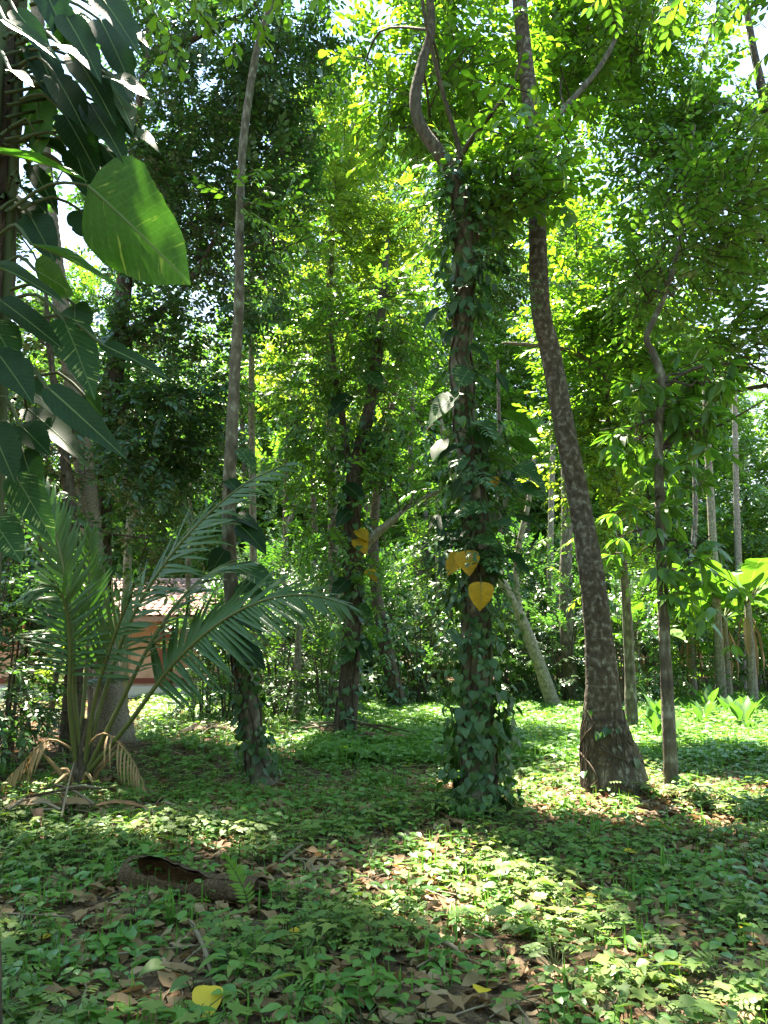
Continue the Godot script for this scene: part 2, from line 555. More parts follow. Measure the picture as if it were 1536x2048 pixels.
# blobs: [px, py, far, rx px, ry px, depth radius m, clusters, sprigs in each, attach point or null]
func crown(tree: Node3D, kind: String, blobs: Array, size := 1.0, bough := true) -> void:
	var base := tree.position
	var places := [[], [], []]
	var tw := Shape.new()
	for b in blobs:
		var c := at(b[0], b[1], b[2])
		var r := Vector3(wide(b[3], b[2]), wide(b[4], b[2]), b[5])
		var root: Vector3 = b[8] if b.size() > 8 and b[8] != null else c + Vector3(0, -r.y * 0.9, 0)
		var heads := []
		for i in int(b[6] * FULL):
			var q := sph()
			q = q.normalized() * pow(q.length(), 0.7)
			var cc := c + q * r
			if cc.y > 0.3 and not shuts_gap(cc):
				heads.append(cc)
		heads.sort_custom(func(p, q): return p.distance_squared_to(root) < q.distance_squared_to(root))
		# the twigs grow outwards, each from the nearest one nearer the limb
		var grown := [root]
		var thick := [0.026]
		for cc in heads:
			var best := 0
			var least := 1e9
			for g in grown.size():
				var dd: float = grown[g].distance_to(cc) + 0.35 * grown[g].distance_to(root) * 0.5
				if dd < least:
					least = dd
					best = g
			var from: Vector3 = grown[best]
			var th: float = maxf(thick[best] * 0.72, 0.005)
			if bough:
				var mid: Vector3 = from.lerp(cc, 0.5) + sph() * (0.12 * from.distance_to(cc)) + Vector3(0, 0.06, 0)
				tube(tw, [from - base, mid - base, cc - base], [th, th * 0.85, th * 0.7], 5, 0.4)
			grown.append(cc)
			thick.append(th)
			var out: Vector3 = ((cc - from).normalized() + (cc - root).normalized()) * 0.5
			for j in int(b[7]):
				var p: Vector3 = cc + sph() * (0.42 * size)
				if shuts_gap(p):
					continue
				var d: Vector3 = out * 0.7 + sph() * 0.9
				d.y = d.y * 0.6 - 0.05
				var bs := facing(d, Vector3(rng.randf_range(-0.5, 0.5), 1, rng.randf_range(-0.5, 0.5)))
				places[rng.randi() % 3].append(Transform3D(bs.scaled(Vector3.ONE * size * rng.randf_range(0.8, 1.2)), p - base))
	if bough and not tw.ix.is_empty():
		part("boughs", tw.mesh(M.bark_dark), tree).set_meta("kind", "stuff")
	for k in 3:
		if not places[k].is_empty():
			many("crown", sprig[kind + str(k)], places[k], tree)


func trunk(tree: Node3D, path: Array, mat: Material, called := "trunk", sides := 14, rough := 0.08, ring := 0.0) -> Array:
	var got := traced(path)
	if called == "trunk":
		got[0][0] = Vector3(got[0][0].x, land(got[0][0].x, got[0][0].z) - 0.08, got[0][0].z)
	var s := Shape.new()
	tube(s, local(got[0], tree.position), got[1], sides, 0.12 if ring == 0.0 else 0.02, rough, ring)
	part(called, s.mesh(mat), tree)
	return got


func tree_at(called: String, label: String, path: Array, group := "", category := "tree") -> Node3D:
	var p := at(path[0][0], path[0][1], path[0][3])
	p.y = land(p.x, p.z)
	return thing(called, label, category, p, group)


# ---------- fronds ----------
# One feather frond: rachis along pts, leaflets both ways in the plane across "up".
func frond_shape(leaflets: Shape, rib: Shape, pts: Array, up: Vector3, r0: float, bare: float, count: int, long: float, width: float, hang: float) -> void:
	var rad := []
	for i in pts.size():
		rad.append(r0 * (1.0 - 0.85 * i / (pts.size() - 1.0)))
	tube(rib, pts, rad, 6, 0.1)
	for l in leaflet_places(pts, up, bare, count, long, hang):
		leaf(leaflets, l[0], l[1], l[2], l[3], width, STRAP, -0.35, hang * 0.6)


func leaflet_places(pts: Array, up: Vector3, bare: float, count: int, long: float, hang: float, wide_at := 66.0) -> Array:
	var rad := []
	for p in pts: rad.append(0.0)
	var c: Array = smooth_path(pts, rad, 0.03)[0]
	var out := []
	for i in count:
		var t := bare + (1.0 - bare) * (i + 0.5) / count
		var f := t * (c.size() - 1)
		var k := mini(int(f), c.size() - 2)
		var p: Vector3 = c[k].lerp(c[k + 1], f - k)
		var tan: Vector3 = (c[mini(k + 2, c.size() - 1)] - c[maxi(k - 2, 0)]).normalized()
		var side := tan.cross(up).normalized()
		var u := (t - bare) / (1.0 - bare)
		var a := deg_to_rad(lerpf(wide_at, wide_at * 0.33, u))
		var length := long * (0.55 + 0.75 * sin(PI * clampf(u * 0.8 + 0.18, 0, 1)) - 0.25 * u)
		for s in [-1.0, 1.0]:
			if rng.randf() < 0.05:
				continue
			var d = tan * cos(a) + side * (sin(a) * s) + up.normalized() * 0.18 + Vector3(rng.randf_range(-0.05, 0.05), -hang * 0.5 + rng.randf_range(-0.16, 0.12), rng.randf_range(-0.05, 0.05))
			out.append([p, d.normalized(), up + side * (0.35 * s), length * rng.randf_range(0.88, 1.06)])
	return out


func make_fronds() -> void:
	# whole fronds for palms that stand far away or above the picture, growing along +z and arching down
	for k in 3:
		var lf := Shape.new()
		var rb := Shape.new()
		var sag: float = [0.5, 0.9, 1.4][k]
		var pts := []
		for i in 7:
			var t := i / 6.0
			pts.append(Vector3(0.12 * sin(t * 2.0 + k), 1.6 * t * (1.0 - 0.3 * t) * (0.9 - 0.25 * k) - sag * 1.6 * t * t, 3.2 * t * (1.0 - 0.12 * sag * t)))
		frond_shape(lf, rb, pts, Vector3.UP, 0.028, 0.22, 46, 0.62, 0.042, 0.5)
		var m := ArrayMesh.new()
		lf.into(m, M.palm)
		rb.into(m, M.palm_stem)
		proto["frond%d" % k] = m
	# one leaflet for the young palm, along +z, one metre long
	for k in 3:
		var s := Shape.new()
		leaf(s, Vector3.ZERO, Vector3(0, 0, 1), Vector3.UP, 1.0, 0.075, [[0.0, 0.5], [0.12, 0.9], [0.35, 1.0], [0.65, 0.8], [0.87, 0.4], [1.0, 0.0]], -0.3, [0.10, 0.22, 0.42][k])
		proto["leaflet%d" % k] = s.mesh(M.palm)


func palm_crown(tree: Node3D, top: Vector3, count: int, size: float, called := "frond") -> void:
	for i in count:
		var a := i * 2.4 + rng.randf_range(-0.2, 0.2)
		var lift := rng.randf_range(-0.3, 0.45)
		var b := facing(Vector3(cos(a), lift, sin(a)), Vector3.UP).scaled(Vector3.ONE * size * rng.randf_range(0.85, 1.1))
		var blocked := false
		for k in [0.4, 0.8, 1.2, 1.6, 2.0, 2.6]:
			var p := top + b.z * float(k) + Vector3(0, -0.1, 0)
			if gap(p.x - to_sun.x * p.y / to_sun.y, p.z - to_sun.z * p.y / to_sun.y) > 0.6:
				blocked = true
		if blocked and i % 4 != 0:
			continue
		part(called, proto["frond%d" % (i % 3)], tree, Transform3D(b, top - tree.position))


# ---------- climbing leaves ----------
# A large climbing leaf given by its petiole end, tip, width and the way its upper face looks.
func big_leaf(parent: Node3D, base: Vector3, tip: Vector3, width: float, up: Vector3, mat: Material, fold := 0.22, droop := 0.12, wave := 0.07, root = null, outline := HEART) -> void:
	var s := Shape.new()
	var long := base.distance_to(tip)
	var o := base - parent.position
	var form := outline
	if long > 0.12:
		# an uneven, lightly nibbled edge
		form = []
		for i in 25:
			var u := i / 24.0
			var k := 0
			while k < outline.size() - 2 and outline[k + 1][0] < u:
				k += 1
			var q: float = inverse_lerp(outline[k][0], outline[k + 1][0], u)
			var e: float = lerpf(outline[k][1], outline[k + 1][1], q)
			form.append([u, e * (1.0 - (0.05 * rng.randf() + (0.14 if rng.randf() < 0.07 else 0.0)) * float(u < 0.95))])
	leaf(s, o, tip - base, up, long, width, form, fold, droop, wave)
	var l := part("leaf", s.mesh(mat), parent)
	if long > 0.12:
		var dd := (tip - base).normalized()
		var nrm := dd.cross(up).normalized().cross(dd).normalized()
		var pts := []
		var rr := []
		for i in 7:
			var u := i / 6.5
			pts.append(o + dd * (long * u * (1.0 - 0.25 * droop * u)) - nrm * (droop * u * u * long))
			rr.append(long * 0.011 * (1.0 - 0.8 * u))
		var rib := Shape.new()
		tube(rib, pts, rr, 6, long * 0.1)
		part("midrib", rib.mesh(M.rib), l)
	if root != null:
		var st := Shape.new()
		var r: Vector3 = root - parent.position
		tube(st, [r, r.lerp(o, 0.5) + Vector3(0, 0.06, 0), o, o + (tip - base) * 0.1], [0.008, 0.007, 0.006, 0.003], 6, 0.08)
		part("stalk", st.mesh(M.stem), l)


# Small climbing leaves over a length of trunk. path as from traced().
func cling(parent: Node3D, path: Array, y0: float, y1: float, count: int, size: float, outline: Array, mats: Array, off: float, single: int) -> void:
	var got := smooth_path(path[0], path[1], 0.05)
	var c: Array = got[0]
	var r: Array = got[1]
	var inside := []
	for i in c.size():
		if c[i].y > y0 and c[i].y < y1:
			inside.append(i)
	if inside.is_empty():
		return
	var pieces := []
	for k in 6:
		var s := Shape.new()
		if outline.size() > 10:
			fan_leaf(s, Vector3.ZERO, Vector3(0, 0, 1), Vector3.UP, 1.0, outline, [0.1, 0.25, 0.35][k % 3], [0.15, 0.35, 0.05][k % 3])
		else:
			leaf(s, Vector3.ZERO, Vector3(0, 0, 1), Vector3.UP, 1.0, 0.6, outline, 0.2, [0.15, 0.3, 0.05][k % 3])
		pieces.append(s.mesh(mats[k % 3]))
	var rest := [[], [], [], [], [], []]
	for j in count:
		var i: int = inside[rng.randi() % inside.size()]
		# leaves crowd on the side one sees and thin out behind
		var a := rng.randf() * TAU
		var o := Vector3(cos(a), 0.0, sin(a))
		var p: Vector3 = c[i] + o * (r[i] + 0.012 + off * rng.randf() ** 1.6)
		var d := (Vector3(0, -1.0, 0) + o * rng.randf_range(0.15, 0.9) + sph() * 0.75).normalized()
		var b := facing(d, o + Vector3(0, 0.6, 0) + sph() * 0.7).scaled(Vector3.ONE * size * rng.randf_range(0.6, 1.3))
		var x := Transform3D(b, p - parent.position)
		if o.z > -0.1 and j < single * 2 and single > 0:
			part("leaf", pieces[j % 6], parent, x)
		else:
			rest[j % 6].append(x)
	for k in 6:
		if not rest[k].is_empty():
			many("leaves", pieces[k], rest[k], parent)
	# the climbing stems
	for k in 3:
		var st := Shape.new()
		var pts := []
		var rr := []
		var a0 := 0.6 + k * 1.1
		for q in 9:
			var i: int = inside[int((inside.size() - 1) * q / 8.0)]
			var a := a0 + 0.5 * sin(q * 1.3 + k)
			pts.append(c[i] + Vector3(cos(a), 0, sin(a)) * (r[i] + 0.01) - parent.position)
			rr.append(0.011)
		tube(st, pts, rr, 6, 0.1)
		part("vine_stem", st.mesh(M.twig), parent)


func _ready() -> void:
	rng.seed = 20240
	relief.seed = 4
	relief.frequency = 0.05
	patchy.seed = 9
	patchy.frequency = 0.02
	# ---- camera, sky, sun, exposure ----
	var cam := Camera3D.new()
	cam.name = "camera"
	cam.position = Vector3(0, EYE, 0)
	cam.rotation_degrees = Vector3(PITCH, 0, 0)
	cam.fov = 66.0
	cam.near = 0.05
	cam.far = 900.0
	add_child(cam)
	var env := Environment.new()
	env.background_mode = Environment.BG_SKY
	var sky_look := ProceduralSkyMaterial.new()
	sky_look.sky_top_color = Color(0.64, 0.79, 0.97)
	sky_look.sky_horizon_color = Color(1.0, 0.99, 0.97)
	sky_look.sky_curve = 0.22
	sky_look.ground_bottom_color = Color(0.20, 0.19, 0.15)
	sky_look.ground_horizon_color = Color(0.60, 0.63, 0.62)
	sky_look.sun_angle_max = 40.0
	sky_look.sun_curve = 0.2
	var sky := Sky.new()
	sky.sky_material = sky_look
	env.sky = sky
	env.background_energy_multiplier = 0.33
	env.tonemap_mode = Environment.TONE_MAPPER_LINEAR
	env.tonemap_exposure = 10.4
	env.sdfgi_enabled = true
	env.ssao_enabled = true
	env.ssil_enabled = true
	var around := WorldEnvironment.new()
	around.name = "environment"
	around.environment = env
	add_child(around)
	var e := deg_to_rad(SUN_HEIGHT)
	var w := deg_to_rad(SUN_AROUND)
	to_sun = Vector3(-sin(w) * cos(e), sin(e), -cos(w) * cos(e))
	var sun := DirectionalLight3D.new()
	sun.name = "sun"
	sun.light_energy = 1.6
	sun.light_color = Color(1.0, 0.96, 0.88)
	sun.light_angular_distance = 0.53
	sun.shadow_enabled = true
	add_child(sun)
	sun.look_at_from_position(to_sun * 50.0, Vector3.ZERO, Vector3.RIGHT)
	# gaps in the canopy: [from, to (x, z on the ground), radius, how open]
	gaps = [
		[Vector2(0.50, -6.0), Vector2(0.95, -5.1), 0.70, 1.0],
		[Vector2(0.95, -5.0), Vector2(1.45, -4.0), 0.62, 1.0],
		[Vector2(-0.1, -5.5), Vector2(0.3, -5.6), 0.32, 0.7],
		[Vector2(1.45, -4.1), Vector2(2.0, -3.6), 0.50, 1.0],
		[Vector2(1.1, -5.6), Vector2(1.5, -5.0), 0.40, 0.9],
		[Vector2(-2.2, -6.75), Vector2(-1.7, -6.6), 0.50, 1.0],
		[Vector2(-3.9, -8.5), Vector2(-3.45, -8.2), 0.60, 1.0],
		[Vector2(4.7, -13.0), Vector2(12.0, -14.0), 1.8, 1.0],
		[Vector2(5.8, -17.0), Vector2(16.0, -20.0), 4.2, 1.0],
		[Vector2(1.8, -16.6), Vector2(3.6, -15.4), 1.4, 0.85],
		[Vector2(-14.0, -22.0), Vector2(-5.5, -20.8), 2.8, 1.0],
		[Vector2(-2.3, -13.2), Vector2(-1.8, -12.6), 0.6, 1.0],
	]
	make_materials()
	make_sprigs()
	make_fronds()
	build_ground()
	build_house()
	build_main_trees()
	build_other_trees()
	build_thin_stems()
	build_far_trees()
	build_shrubs()
	build_bananas()
	build_young_palm()
	build_near_vine()
	build_main_vines()
	build_floor_things()
	build_ground_cover()


func build_ground() -> void:
	var s := Shape.new()
	var n := 170
	var f := func(u: float) -> float: return u * 9.0 + pow(absf(u), 6.0) * signf(u) * 320.0
	for j in n + 1:
		for i in n + 1:
			var x: float = f.call(2.0 * i / n - 1.0)
			var z: float = -9.0 + f.call(2.0 * j / n - 1.0)
			var h := land(x, z)
			var k := 0.05
			s.vert(Vector3(x, h, z), Vector3(land(x - k, z) - land(x + k, z), 2.0 * k, land(x, z - k) - land(x, z + k)).normalized(), Vector2(x, z))
	for j in n:
		for i in n:
			var a := j * (n + 1) + i
			s.quad(a, a + 1, a + n + 2, a + n + 1)
	var o := part("ground", s.mesh(M.soil), self)
	tag(o, "brown earth floor of the wood under leaves and herbs", "ground", "", "structure")


func build_house() -> void:
	var c := at(250, 1396, 23.0)
	c.y = 0.0
	var h := thing("house", "low house with salmon walls and a red tiled roof behind the young palm", "house", c)
	var wall := bark([[0.0, lin(0.52, 0.30, 0.20)], [0.5, lin(0.60, 0.37, 0.26)], [1.0, lin(0.66, 0.44, 0.32)]], 0.01, Vector3(0.5, 0.5, 0.5), 0.1, 41)
	var red := plain(Color(0.20, 0.055, 0.035), 0.6)
	var tile := bark([[0.0, lin(0.17, 0.10, 0.08)], [0.5, lin(0.27, 0.17, 0.14)], [1.0, lin(0.38, 0.27, 0.23)]], 0.03, Vector3(1, 1, 1), 0.4, 43)
	var pale := plain(Color(0.52, 0.47, 0.40), 0.9)
	var s := Shape.new()
	s.box(Vector3(-6.0, 0.0, -4.0), Vector3(4.2, 2.35, -0.4))
	part("wall", s.mesh(wall), h)
	s = Shape.new()
	s.box(Vector3(-6.03, 0.36, -0.4), Vector3(4.23, 0.50, -0.34))
	part("plinth_band", s.mesh(red), h)
	s = Shape.new()
	s.box(Vector3(-6.3, 0.0, -0.40), Vector3(4.5, 0.30, 0.55))
	part("veranda_step", s.mesh(pale), h)
	for x in [-5.9, -1.75, 1.2, 4.0]:
		s = Shape.new()
		s.box(Vector3(x - 0.17, 0.30, 0.15), Vector3(x + 0.17, 2.28, 0.48))
		part("pillar", s.mesh(red), h)
	for x in [-5.0, -4.2, -3.4, -2.6, -0.9, -0.1, 0.7, 2.0, 2.8]:
		s = Shape.new()
		s.box(Vector3(x - 0.035, 0.5, -0.4), Vector3(x + 0.035, 2.35, -0.36))
		part("wall_batten", s.mesh(wall), h)
	s = Shape.new()
	s.box(Vector3(2.05, 0.95, -0.4), Vector3(2.75, 1.95, -0.37))
	var win := part("window", s.mesh(plain(Color(0.05, 0.05, 0.05), 0.2)), h)
	s = Shape.new()
	s.box(Vector3(1.98, 0.88, -0.39), Vector3(2.82, 0.96, -0.33))
	s.box(Vector3(1.98, 1.94, -0.39), Vector3(2.82, 2.02, -0.33))
	s.box(Vector3(2.37, 0.96, -0.39), Vector3(2.43, 1.94, -0.34))
	part("frame", s.mesh(pale), win)
	# roof: two slopes, the front one laid in courses of curved tiles
	s = Shape.new()
	var up := Vector3(0, 0.94, 0.34).normalized()
	var a := s.vert(Vector3(-6.7, 2.22, 1.0), up)
	var b := s.vert(Vector3(4.9, 2.22, 1.0), up)
	var d := s.vert(Vector3(4.9, 3.40, -2.2), up)
	var g := s.vert(Vector3(-6.7, 3.40, -2.2), up)
	s.quad(a, b, d, g)
	var back := Vector3(0, 0.94, -0.34).normalized()
	var a2 := s.vert(Vector3(-6.7, 2.3, -5.4), back)
	var b2 := s.vert(Vector3(4.9, 2.3, -5.4), back)
	var d2 := s.vert(Vector3(4.9, 3.40, -2.2), back)
	var g2 := s.vert(Vector3(-6.7, 3.40, -2.2), back)
	s.quad(a2, b2, d2, g2)
	for x in [-6.0, 4.2]:
		var nn := Vector3(signf(x), 0, 0)
		s.tri(s.vert(Vector3(x, 2.3, 0.6), nn), s.vert(Vector3(x, 2.3, -4.9), nn), s.vert(Vector3(x, 3.3, -2.2), nn))
	s.box(Vector3(-6.7, 2.10, 0.95), Vector3(4.9, 2.24, 1.0))
	var roof := part("roof", s.mesh(tile), h)
	var one := Shape.new()
	for i in 6:
		var q0 := PI * i / 5.0
		one.vert(Vector3(-0.12 * cos(q0), 0.05 * sin(q0), 0.0), Vector3(-cos(q0), sin(q0), 0).normalized())
		one.vert(Vector3(-0.12 * cos(q0), 0.05 * sin(q0) + 0.02, 0.40), Vector3(-cos(q0), sin(q0), 0).normalized())
	for i in 5:
		one.quad(i * 2, i * 2 + 1, i * 2 + 3, i * 2 + 2)
	var places := []
	var down := Vector3(0, 2.22 - 3.40, 3.2)
	var bs := facing(down, Vector3.UP)
	for r in 10:
		for i in 48:
			places.append(Transform3D(bs, Vector3(-6.6 + i * 0.242 + rng.randf_range(-0.01, 0.01), 3.42, -2.2) + down * (r * 0.1) + Vector3(0, 0.004 + rng.randf() * 0.008, 0)))
	var tiles := many("tiles", one.mesh(tile), places, roof)
	tiles.set_meta("kind", "stuff")
	s = Shape.new()
	tube(s, [Vector3(-6.75, 3.43, -2.2), Vector3(4.95, 3.43, -2.2)], [0.11, 0.11], 8, 0.5)
	part("ridge", s.mesh(tile), roof)


# ---------- the trees one can tell apart ----------
func build_main_trees() -> void:
	# vine-clad tree in the middle
	var d := 7.6
	var path := [[962, 1655, 96, 7.45], [958, 1600, 78, 7.5], [955, 1500, 66, d], [955, 1350, 60, d], [952, 1200, 56, d], [952, 1050, 52, d], [942, 930, 50, d], [928, 830, 46, d], [923, 720, 44, d], [928, 600, 43, d], [930, 500, 42, d], [922, 420, 42, d], [905, 345, 38, d]]
	var t := tree_at("vine_clad_tree", "tall tree wrapped in ivy and big vine leaves beside the leaning coconut trunk", path)
	proto.main = trunk(t, path, M.bark_grey, "trunk", 18, 0.14)
	var fork: Vector3 = proto.main[0][-1]
	trunk(t, [[905, 348, 34, d], [878, 305, 30, d], [843, 255, 27, 7.7], [830, 200, 25, 7.8], [843, 130, 22, 7.9], [862, 60, 20, 8.0], [856, -40, 17, 8.0], [840, -200, 13, 8.1], [870, -380, 8, 8.3]], M.bark_dark, "limb", 12, 0.08)
	trunk(t, [[915, 380, 18, d], [918, 300, 12, d], [890, 200, 10, 7.5], [862, 90, 9, 7.4], [842, -20, 8, 7.3], [830, -200, 5, 7.2]], M.bark_dark, "limb", 8, 0.05)
	trunk(t, [[905, 345, 16, d], [935, 290, 12, 7.5], [985, 225, 9, 7.3], [1030, 160, 7, 7.2], [1050, 60, 4, 7.1]], M.bark_dark, "limb", 8, 0.05)
	trunk(t, [[930, 520, 26, d], [960, 450, 22, 7.7], [1010, 385, 18, 7.9], [1060, 300, 15, 8.6], [1130, 215, 13, 9.2], [1205, 125, 11, 9.6], [1245, 30, 9, 10.0], [1260, -120, 6, 10.2]], M.bark_grey, "limb", 10, 0.06)
	crown(t, "broad", [
		[760, 130, 9.0, 150, 170, 1.0, 34, 6, at(862, 60, 8.0)], [900, 130, 9.6, 150, 190, 0.9, 34, 6, at(843, 130, 7.9)],
		[680, 60, 10.4, 110, 120, 1.0, 24, 6, at(862, 60, 8.0)], [1130, 110, 10.6, 120, 140, 0.7, 24, 6, at(1130, 215, 9.2)],
		[760, -150, 9.2, 250, 120, 1.2, 18, 6, at(840, -200, 8.1)], [600, -420, 7.0, 360, 180, 1.8, 20, 6, at(860, -380, 8.3)], [1180, -240, 10.4, 220, 130, 1.0, 12, 6, at(1260, -120, 10.2)],
		[820, 420, 8.0, 95, 100, 0.6, 13, 6, fork], [985, 370, 8.2, 50, 90, 0.4, 9, 6, at(1010, 385, 7.9)], [1040, 330, 7.7, 50, 60, 0.4, 8, 5, at(1060, 300, 8.6)],
		[1220, 20, 10.8, 140, 140, 0.9, 26, 6, at(1245, 30, 10.0)],
	])
	# leaning coconut palm
	path = [[1234, 1612, 134, 8.35], [1230, 1570, 124, 8.35], [1222, 1520, 112, 8.4], [1212, 1470, 92, 8.4], [1206, 1420, 72, 8.4], [1203, 1350, 62, 8.4], [1195, 1250, 52, 8.4], [1180, 1130, 48, 8.4], [1158, 1000, 43, 8.5], [1130, 860, 42, 8.5], [1100, 700, 41, 8.6], [1080, 600, 40, 8.6], [1072, 350, 34, 8.8], [1056, 170, 33, 8.9], [1039, 0, 32, 9.0], [1022, -250, 30, 9.2], [1010, -500, 26, 9.3]]
	var p := tree_at("coconut_palm", "leaning coconut palm with a swollen base and lichen spots on its brown trunk", path)
	proto.palm = trunk(p, path, M.coconut, "trunk", 22, 0.05, 0.11)
	palm_crown(p, at(1010, -510, 9.3), 15, 1.15)
	# the mat of fine roots over its swollen base
	var roots := Shape.new()
	var spine := smooth_path(proto.palm[0], proto.palm[1], 0.05)
	for i in 90:
		var a := rng.randf() * TAU
		var hi := rng.randf_range(0.2, 0.95)
		var pts := []
		var rr := []
		var j := 0
		while j < spine[0].size() and spine[0][j].y < hi:
			var aa := a + 0.10 * sin(j * 0.7 + i)
			pts.append(spine[0][j] + Vector3(cos(aa), 0, sin(aa)) * (spine[1][j] * 1.02) - p.position)
			rr.append(rng.randf_range(0.004, 0.008))
			j += 3
		if pts.size() > 1:
			tube(roots, pts, rr, 5, 0.2)
	part("root_mat", roots.mesh(M.twig), p).set_meta("kind", "stuff")
	# slim dark stem at its right
	path = [[1346, 1608, 34, 8.35], [1342, 1560, 28, 8.4], [1335, 1400, 24, 8.4], [1326, 1200, 21, 8.4], [1319, 1000, 19, 8.4], [1318, 850, 18, 8.4], [1325, 765, 18, 8.4], [1304, 700, 14, 8.5], [1293, 672, 13, 8.5], [1330, 590, 11, 8.6], [1362, 470, 10, 8.7], [1372, 380, 8, 8.8], [1390, 250, 5, 9.0]]
	var s := tree_at("slender_tree", "slender dark crooked tree just right of the leaning coconut palm", path)
	trunk(s, path, M.bark_grey, "trunk", 12, 0.16)
	trunk(s, [[1322, 900, 9, 8.4], [1370, 870, 7, 8.4], [1440, 850, 5, 8.3], [1530, 800, 3, 8.2]], M.bark_dark, "limb", 6)
	trunk(s, [[1325, 780, 9, 8.4], [1380, 740, 7, 8.5], [1450, 728, 5, 8.6], [1560, 728, 3, 8.7]], M.bark_dark, "limb", 6)
	crown(s, "whorl", [
		[1385, 930, 8.3, 40, 110, 0.35, 5, 3, at(1320, 900, 8.4)], [1385, 1170, 8.3, 36, 90, 0.3, 4, 3, at(1324, 1080, 8.4)], [1290, 1040, 8.5, 30, 90, 0.3, 4, 2, at(1320, 1000, 8.4)], [1395, 770, 8.4, 60, 60, 0.4, 5, 3, at(1325, 765, 8.4)],
		[1290, 860, 8.6, 40, 90, 0.3, 6, 2, at(1318, 850, 8.4)]])
	crown(s, "mid", [[1400, 420, 9.0, 110, 150, 0.8, 20, 6, at(1362, 470, 8.7)], [1330, 540, 8.8, 80, 80, 0.6, 10, 5, at(1330, 590, 8.6)]])
	# slim pale tree left of the middle
	path = [[527, 1580, 62, 9.25], [520, 1540, 50, 9.3], [505, 1460, 42, 9.3], [492, 1380, 38, 9.3], [472, 1260, 32, 9.3], [460, 1130, 28, 9.3], [458, 1000, 26, 9.3], [463, 880, 25, 9.3], [470, 740, 23, 9.4], [478, 600, 21, 9.4], [480, 420, 18, 9.5], [488, 270, 17, 9.6], [512, 110, 16, 9.7], [545, -10, 14, 9.8], [560, -160, 11, 9.9], [570, -350, 6, 10.0]]
	var l := tree_at("tall_slim_tree", "tall slim grey tree crossing the frond of the young palm", path)
	proto.slim = trunk(l, path, M.bark_grey, "trunk", 14, 0.07)
	crown(l, "mid", [[480, -260, 11.5, 300, 150, 2.4, 80, 7, at(560, -160, 9.9)], [530, 400, 9.4, 28, 30, 0.2, 3, 3, at(480, 420, 9.5)], [545, 480, 9.4, 30, 30, 0.2, 3, 3, at(480, 500, 9.5)], [300, -300, 9.0, 300, 160, 1.8, 60, 7, at(560, -160, 9.9)]])
	# ringed coconut palm on the left
	path = [[232, 1505, 92, 12.0], [228, 1470, 74, 12.0], [220, 1400, 56, 12.0], [210, 1320, 47, 12.0], [198, 1220, 41, 12.0], [188, 1120, 39, 12.0], [176, 1000, 38, 12.0], [162, 880, 37, 12.0], [146, 760, 35, 12.0], [128, 650, 33, 12.1], [108, 500, 31, 12.1], [94, 380, 29, 12.2], [84, 250, 28, 12.2], [76, 60, 27, 12.3], [70, -150, 26, 12.4]]
	var q := tree_at("ringed_coconut_palm", "coconut palm with pale ringed trunk rising behind the young palm", path)
	proto.ringed = trunk(q, path, M.coconut_ringed, "trunk", 18, 0.04, 0.16)
	palm_crown(q, at(70, -160, 12.4), 15, 1.15)
	# trunk with hanging vines in the middle distance
	path = [[690, 1490, 58, 13.1], [692, 1450, 44, 13.2], [700, 1330, 38, 13.2], [706, 1200, 35, 13.2], [706, 1060, 33, 13.2], [706, 970, 31, 13.2], [722, 890, 28, 13.2], [742, 800, 25, 13.2], [757, 690, 22, 13.3], [765, 600, 16, 13.5], [775, 480, 8, 13.8]]
	var k := tree_at("bent_tree", "dark bent tree hung with vines between the slim tree and the ivy tree", path)
	proto.bent = trunk(k, path, M.bark_dark, "trunk", 14, 0.12)
	trunk(k, [[706, 1120, 22, 13.2], [745, 1075, 18, 13.0], [800, 1030, 14, 12.8], [870, 985, 10, 12.6], [930, 955, 6, 12.4]], M.bark_pale, "limb", 8)
	trunk(k, [[706, 960, 16, 13.2], [690, 880, 13, 13.3], [676, 780, 10, 13.4], [660, 660, 7, 13.5]], M.bark_dark, "limb", 8)
	crown(k, "mid", [[690, 680, 13.4, 95, 110, 0.9, 20, 6, at(757, 690, 13.3)], [790, 640, 13.5, 80, 110, 0.8, 18, 6, at(765, 600, 13.5)], [640, 860, 13.5, 80, 110, 0.8, 16, 6, at(676, 780, 13.4)], [770, 860, 13.2, 60, 90, 0.6, 10, 5, at(742, 800, 13.2)], [800, 980, 12.9, 60, 60, 0.5, 7, 5, at(800, 1030, 12.8)], [660, 1080, 13.3, 45, 110, 0.4, 10, 4, at(706, 1060, 13.2)], [735, 1200, 13.2, 30, 150, 0.3, 10, 4, at(706, 1200, 13.2)]])


